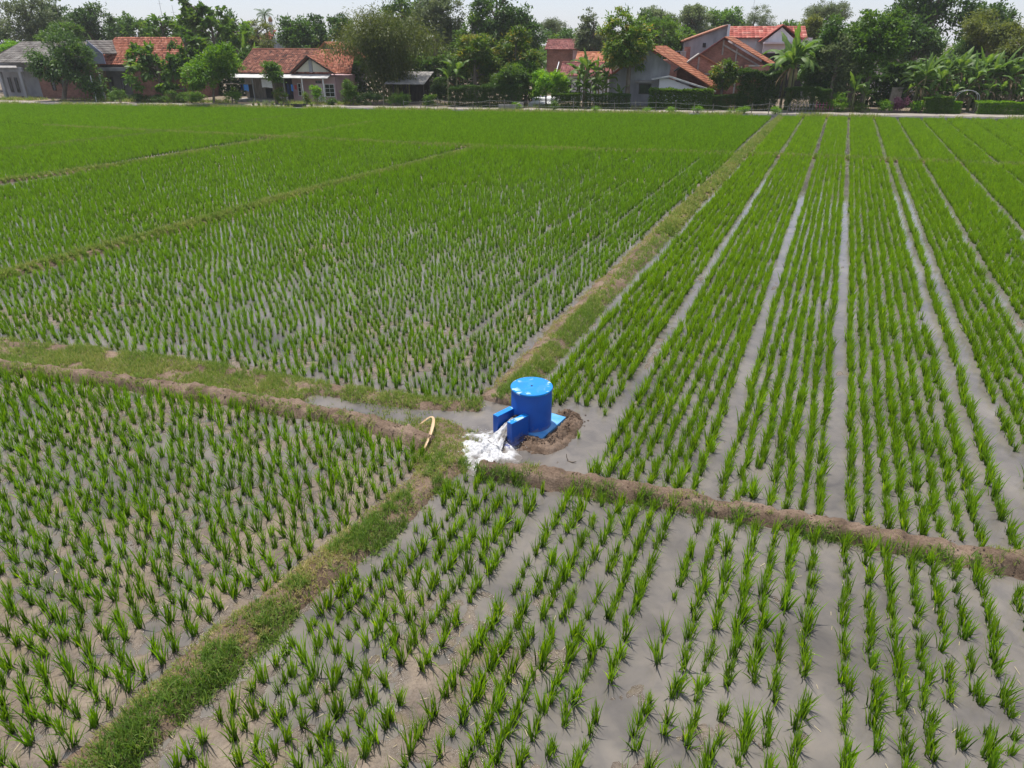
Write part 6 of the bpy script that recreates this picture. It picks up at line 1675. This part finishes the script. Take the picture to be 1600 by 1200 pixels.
shrub(1660, 4.9, 160, 185, 70, 'foliage_bright', 'clipped hedge continuing past the banana grove', name='hedge', cat='hedge', box=True, depth=0.7)
# shaded underplanting further back in the gardens
shrub(1345, 14, 120, 160, 130, 'foliage_dark', 'dark thicket behind the layered yellow-green tree', name='thicket', cat='thicket', box=True, depth=1.6, L=0.55, Wd=0.34)
shrub(1500, 15, 105, 160, 240, 'foliage_dark', 'dark thicket behind the banana grove', name='thicket', cat='thicket', box=True, depth=2.0, L=0.55, Wd=0.34)
shrub(620, 17, 95, 150, 150, 'foliage_dark', 'dark thicket behind the shed and bamboo', name='thicket', cat='thicket', box=True, depth=1.6, L=0.55, Wd=0.34)
shrub(770, 15, 95, 155, 150, 'foliage_dark', 'dark thicket behind the mango trees', name='thicket', cat='thicket', box=True, depth=1.6, L=0.55, Wd=0.34)
shrub(320, 19, 90, 150, 150, 'foliage_dark', 'dark thicket behind the feathery tree', name='thicket', cat='thicket', box=True, depth=1.6, L=0.55, Wd=0.34)
# a far-off wood that closes the view behind the village
def far_wood():
    rr = np.random.RandomState(5); P_, D_, T_ = [], [], []
    for k in range(210):
        s = rr.uniform(-150, 140); t = rr.uniform(62, 150); w_ = rr.uniform(3, 5.5); hh = rr.uniform(4.5, 8.0)
        pts, outd, tint, cc = crown_points(rr, w_, w_, hh * 0.5, 1.2, 380)
        c0 = V(s, t, ZG + hh * 0.52)
        P_.append(np.maximum(pts + np.array(c0), [-1e9, -1e9, 0.2])); D_.append(outd + rr.randn(len(pts), 3) * 0.6); T_.append(tint)
    p = np.concatenate(P_); v, _ = leaf_arrays(p, np.concatenate(D_), 1.1, 0.7, rr, None); o = np.arange(len(p)) * 4
    setp(link('far_wood', np_mesh('far_wood', v, np.stack([o, o + 1, o + 2, o + 3], 1), None, np.concatenate(T_)), 'foliage_mid'), 'far-off belt of trees closing the view behind the village', 'wood', kind='stuff')
far_wood()
# pots and planters on the lane before the pink house
pot(396, 0.75, 0.14, 0.26, 'black pot set left of the grey-green tuft', plant=True)
pot(405, 0.75, 0.16, 0.26, 'black pot close to the grey-green tuft')
pot(426, 0.75, 0.16, 0.3, 'black pot right of the grey-green tuft')
pot(440, 0.75, 0.16, 0.3, 'black pot below the thin yellowish bush')
pot(455.5, 0.75, 0, 0, 'long dark planter below the red garment', long_=True)
pot(468.5, 0.75, 0, 0, 'long dark planter below the narrow white window', long_=True)
pot(476.5, 0.75, 0.17, 0.3, 'black pot right of the two long planters')
pot(487, 0.75, 0.15, 0.25, 'black pot below the bright yellow-green bush')
# thin aerial masts
for px, t, yt, lb in ((247, 50, -6, 'thin aerial mast above the tufted tall tree'), (268.5, 54, 8, 'second thin aerial mast right of the tufted tall tree'), (1179, 92, 0, 'thin aerial mast above the red sheet roof'), (1234.5, 60, 30, 'short thin aerial behind the white gable')):
    s, z = P(px, yt, t)
    setp(MB().tube([V(s, t, ZG - 0.1), V(s, t, z)], [0.06, 0.03], 6).tube([V(s - 0.5, t, z - 1.2), V(s + 0.5, t, z - 1.2)], [0.02, 0.02], 5).build('aerial_mast', 'grey_metal'), lb, 'aerial')


# ------------------------------------------------------------------ air
def haze_box():
    m = bpy.data.materials.new('haze'); m.use_nodes = True; nt = m.node_tree; nt.nodes.clear()
    out = nt.nodes.new('ShaderNodeOutputMaterial'); vol = nt.nodes.new('ShaderNodeVolumePrincipled')
    vol.inputs['Density'].default_value = HAZE; vol.inputs['Color'].default_value = (0.9, 0.94, 1.0, 1); vol.inputs['Anisotropy'].default_value = 0.2
    nt.links.new(vol.outputs[0], out.inputs['Volume'])
    o = MB().box(-1600, 1600, -700, 2500, -1.4, 22).build('haze', m)
    setp(o, 'thin pale haze in the air over the fields and village', 'haze', kind='stuff')
HAZE = 0.00025
haze_box()
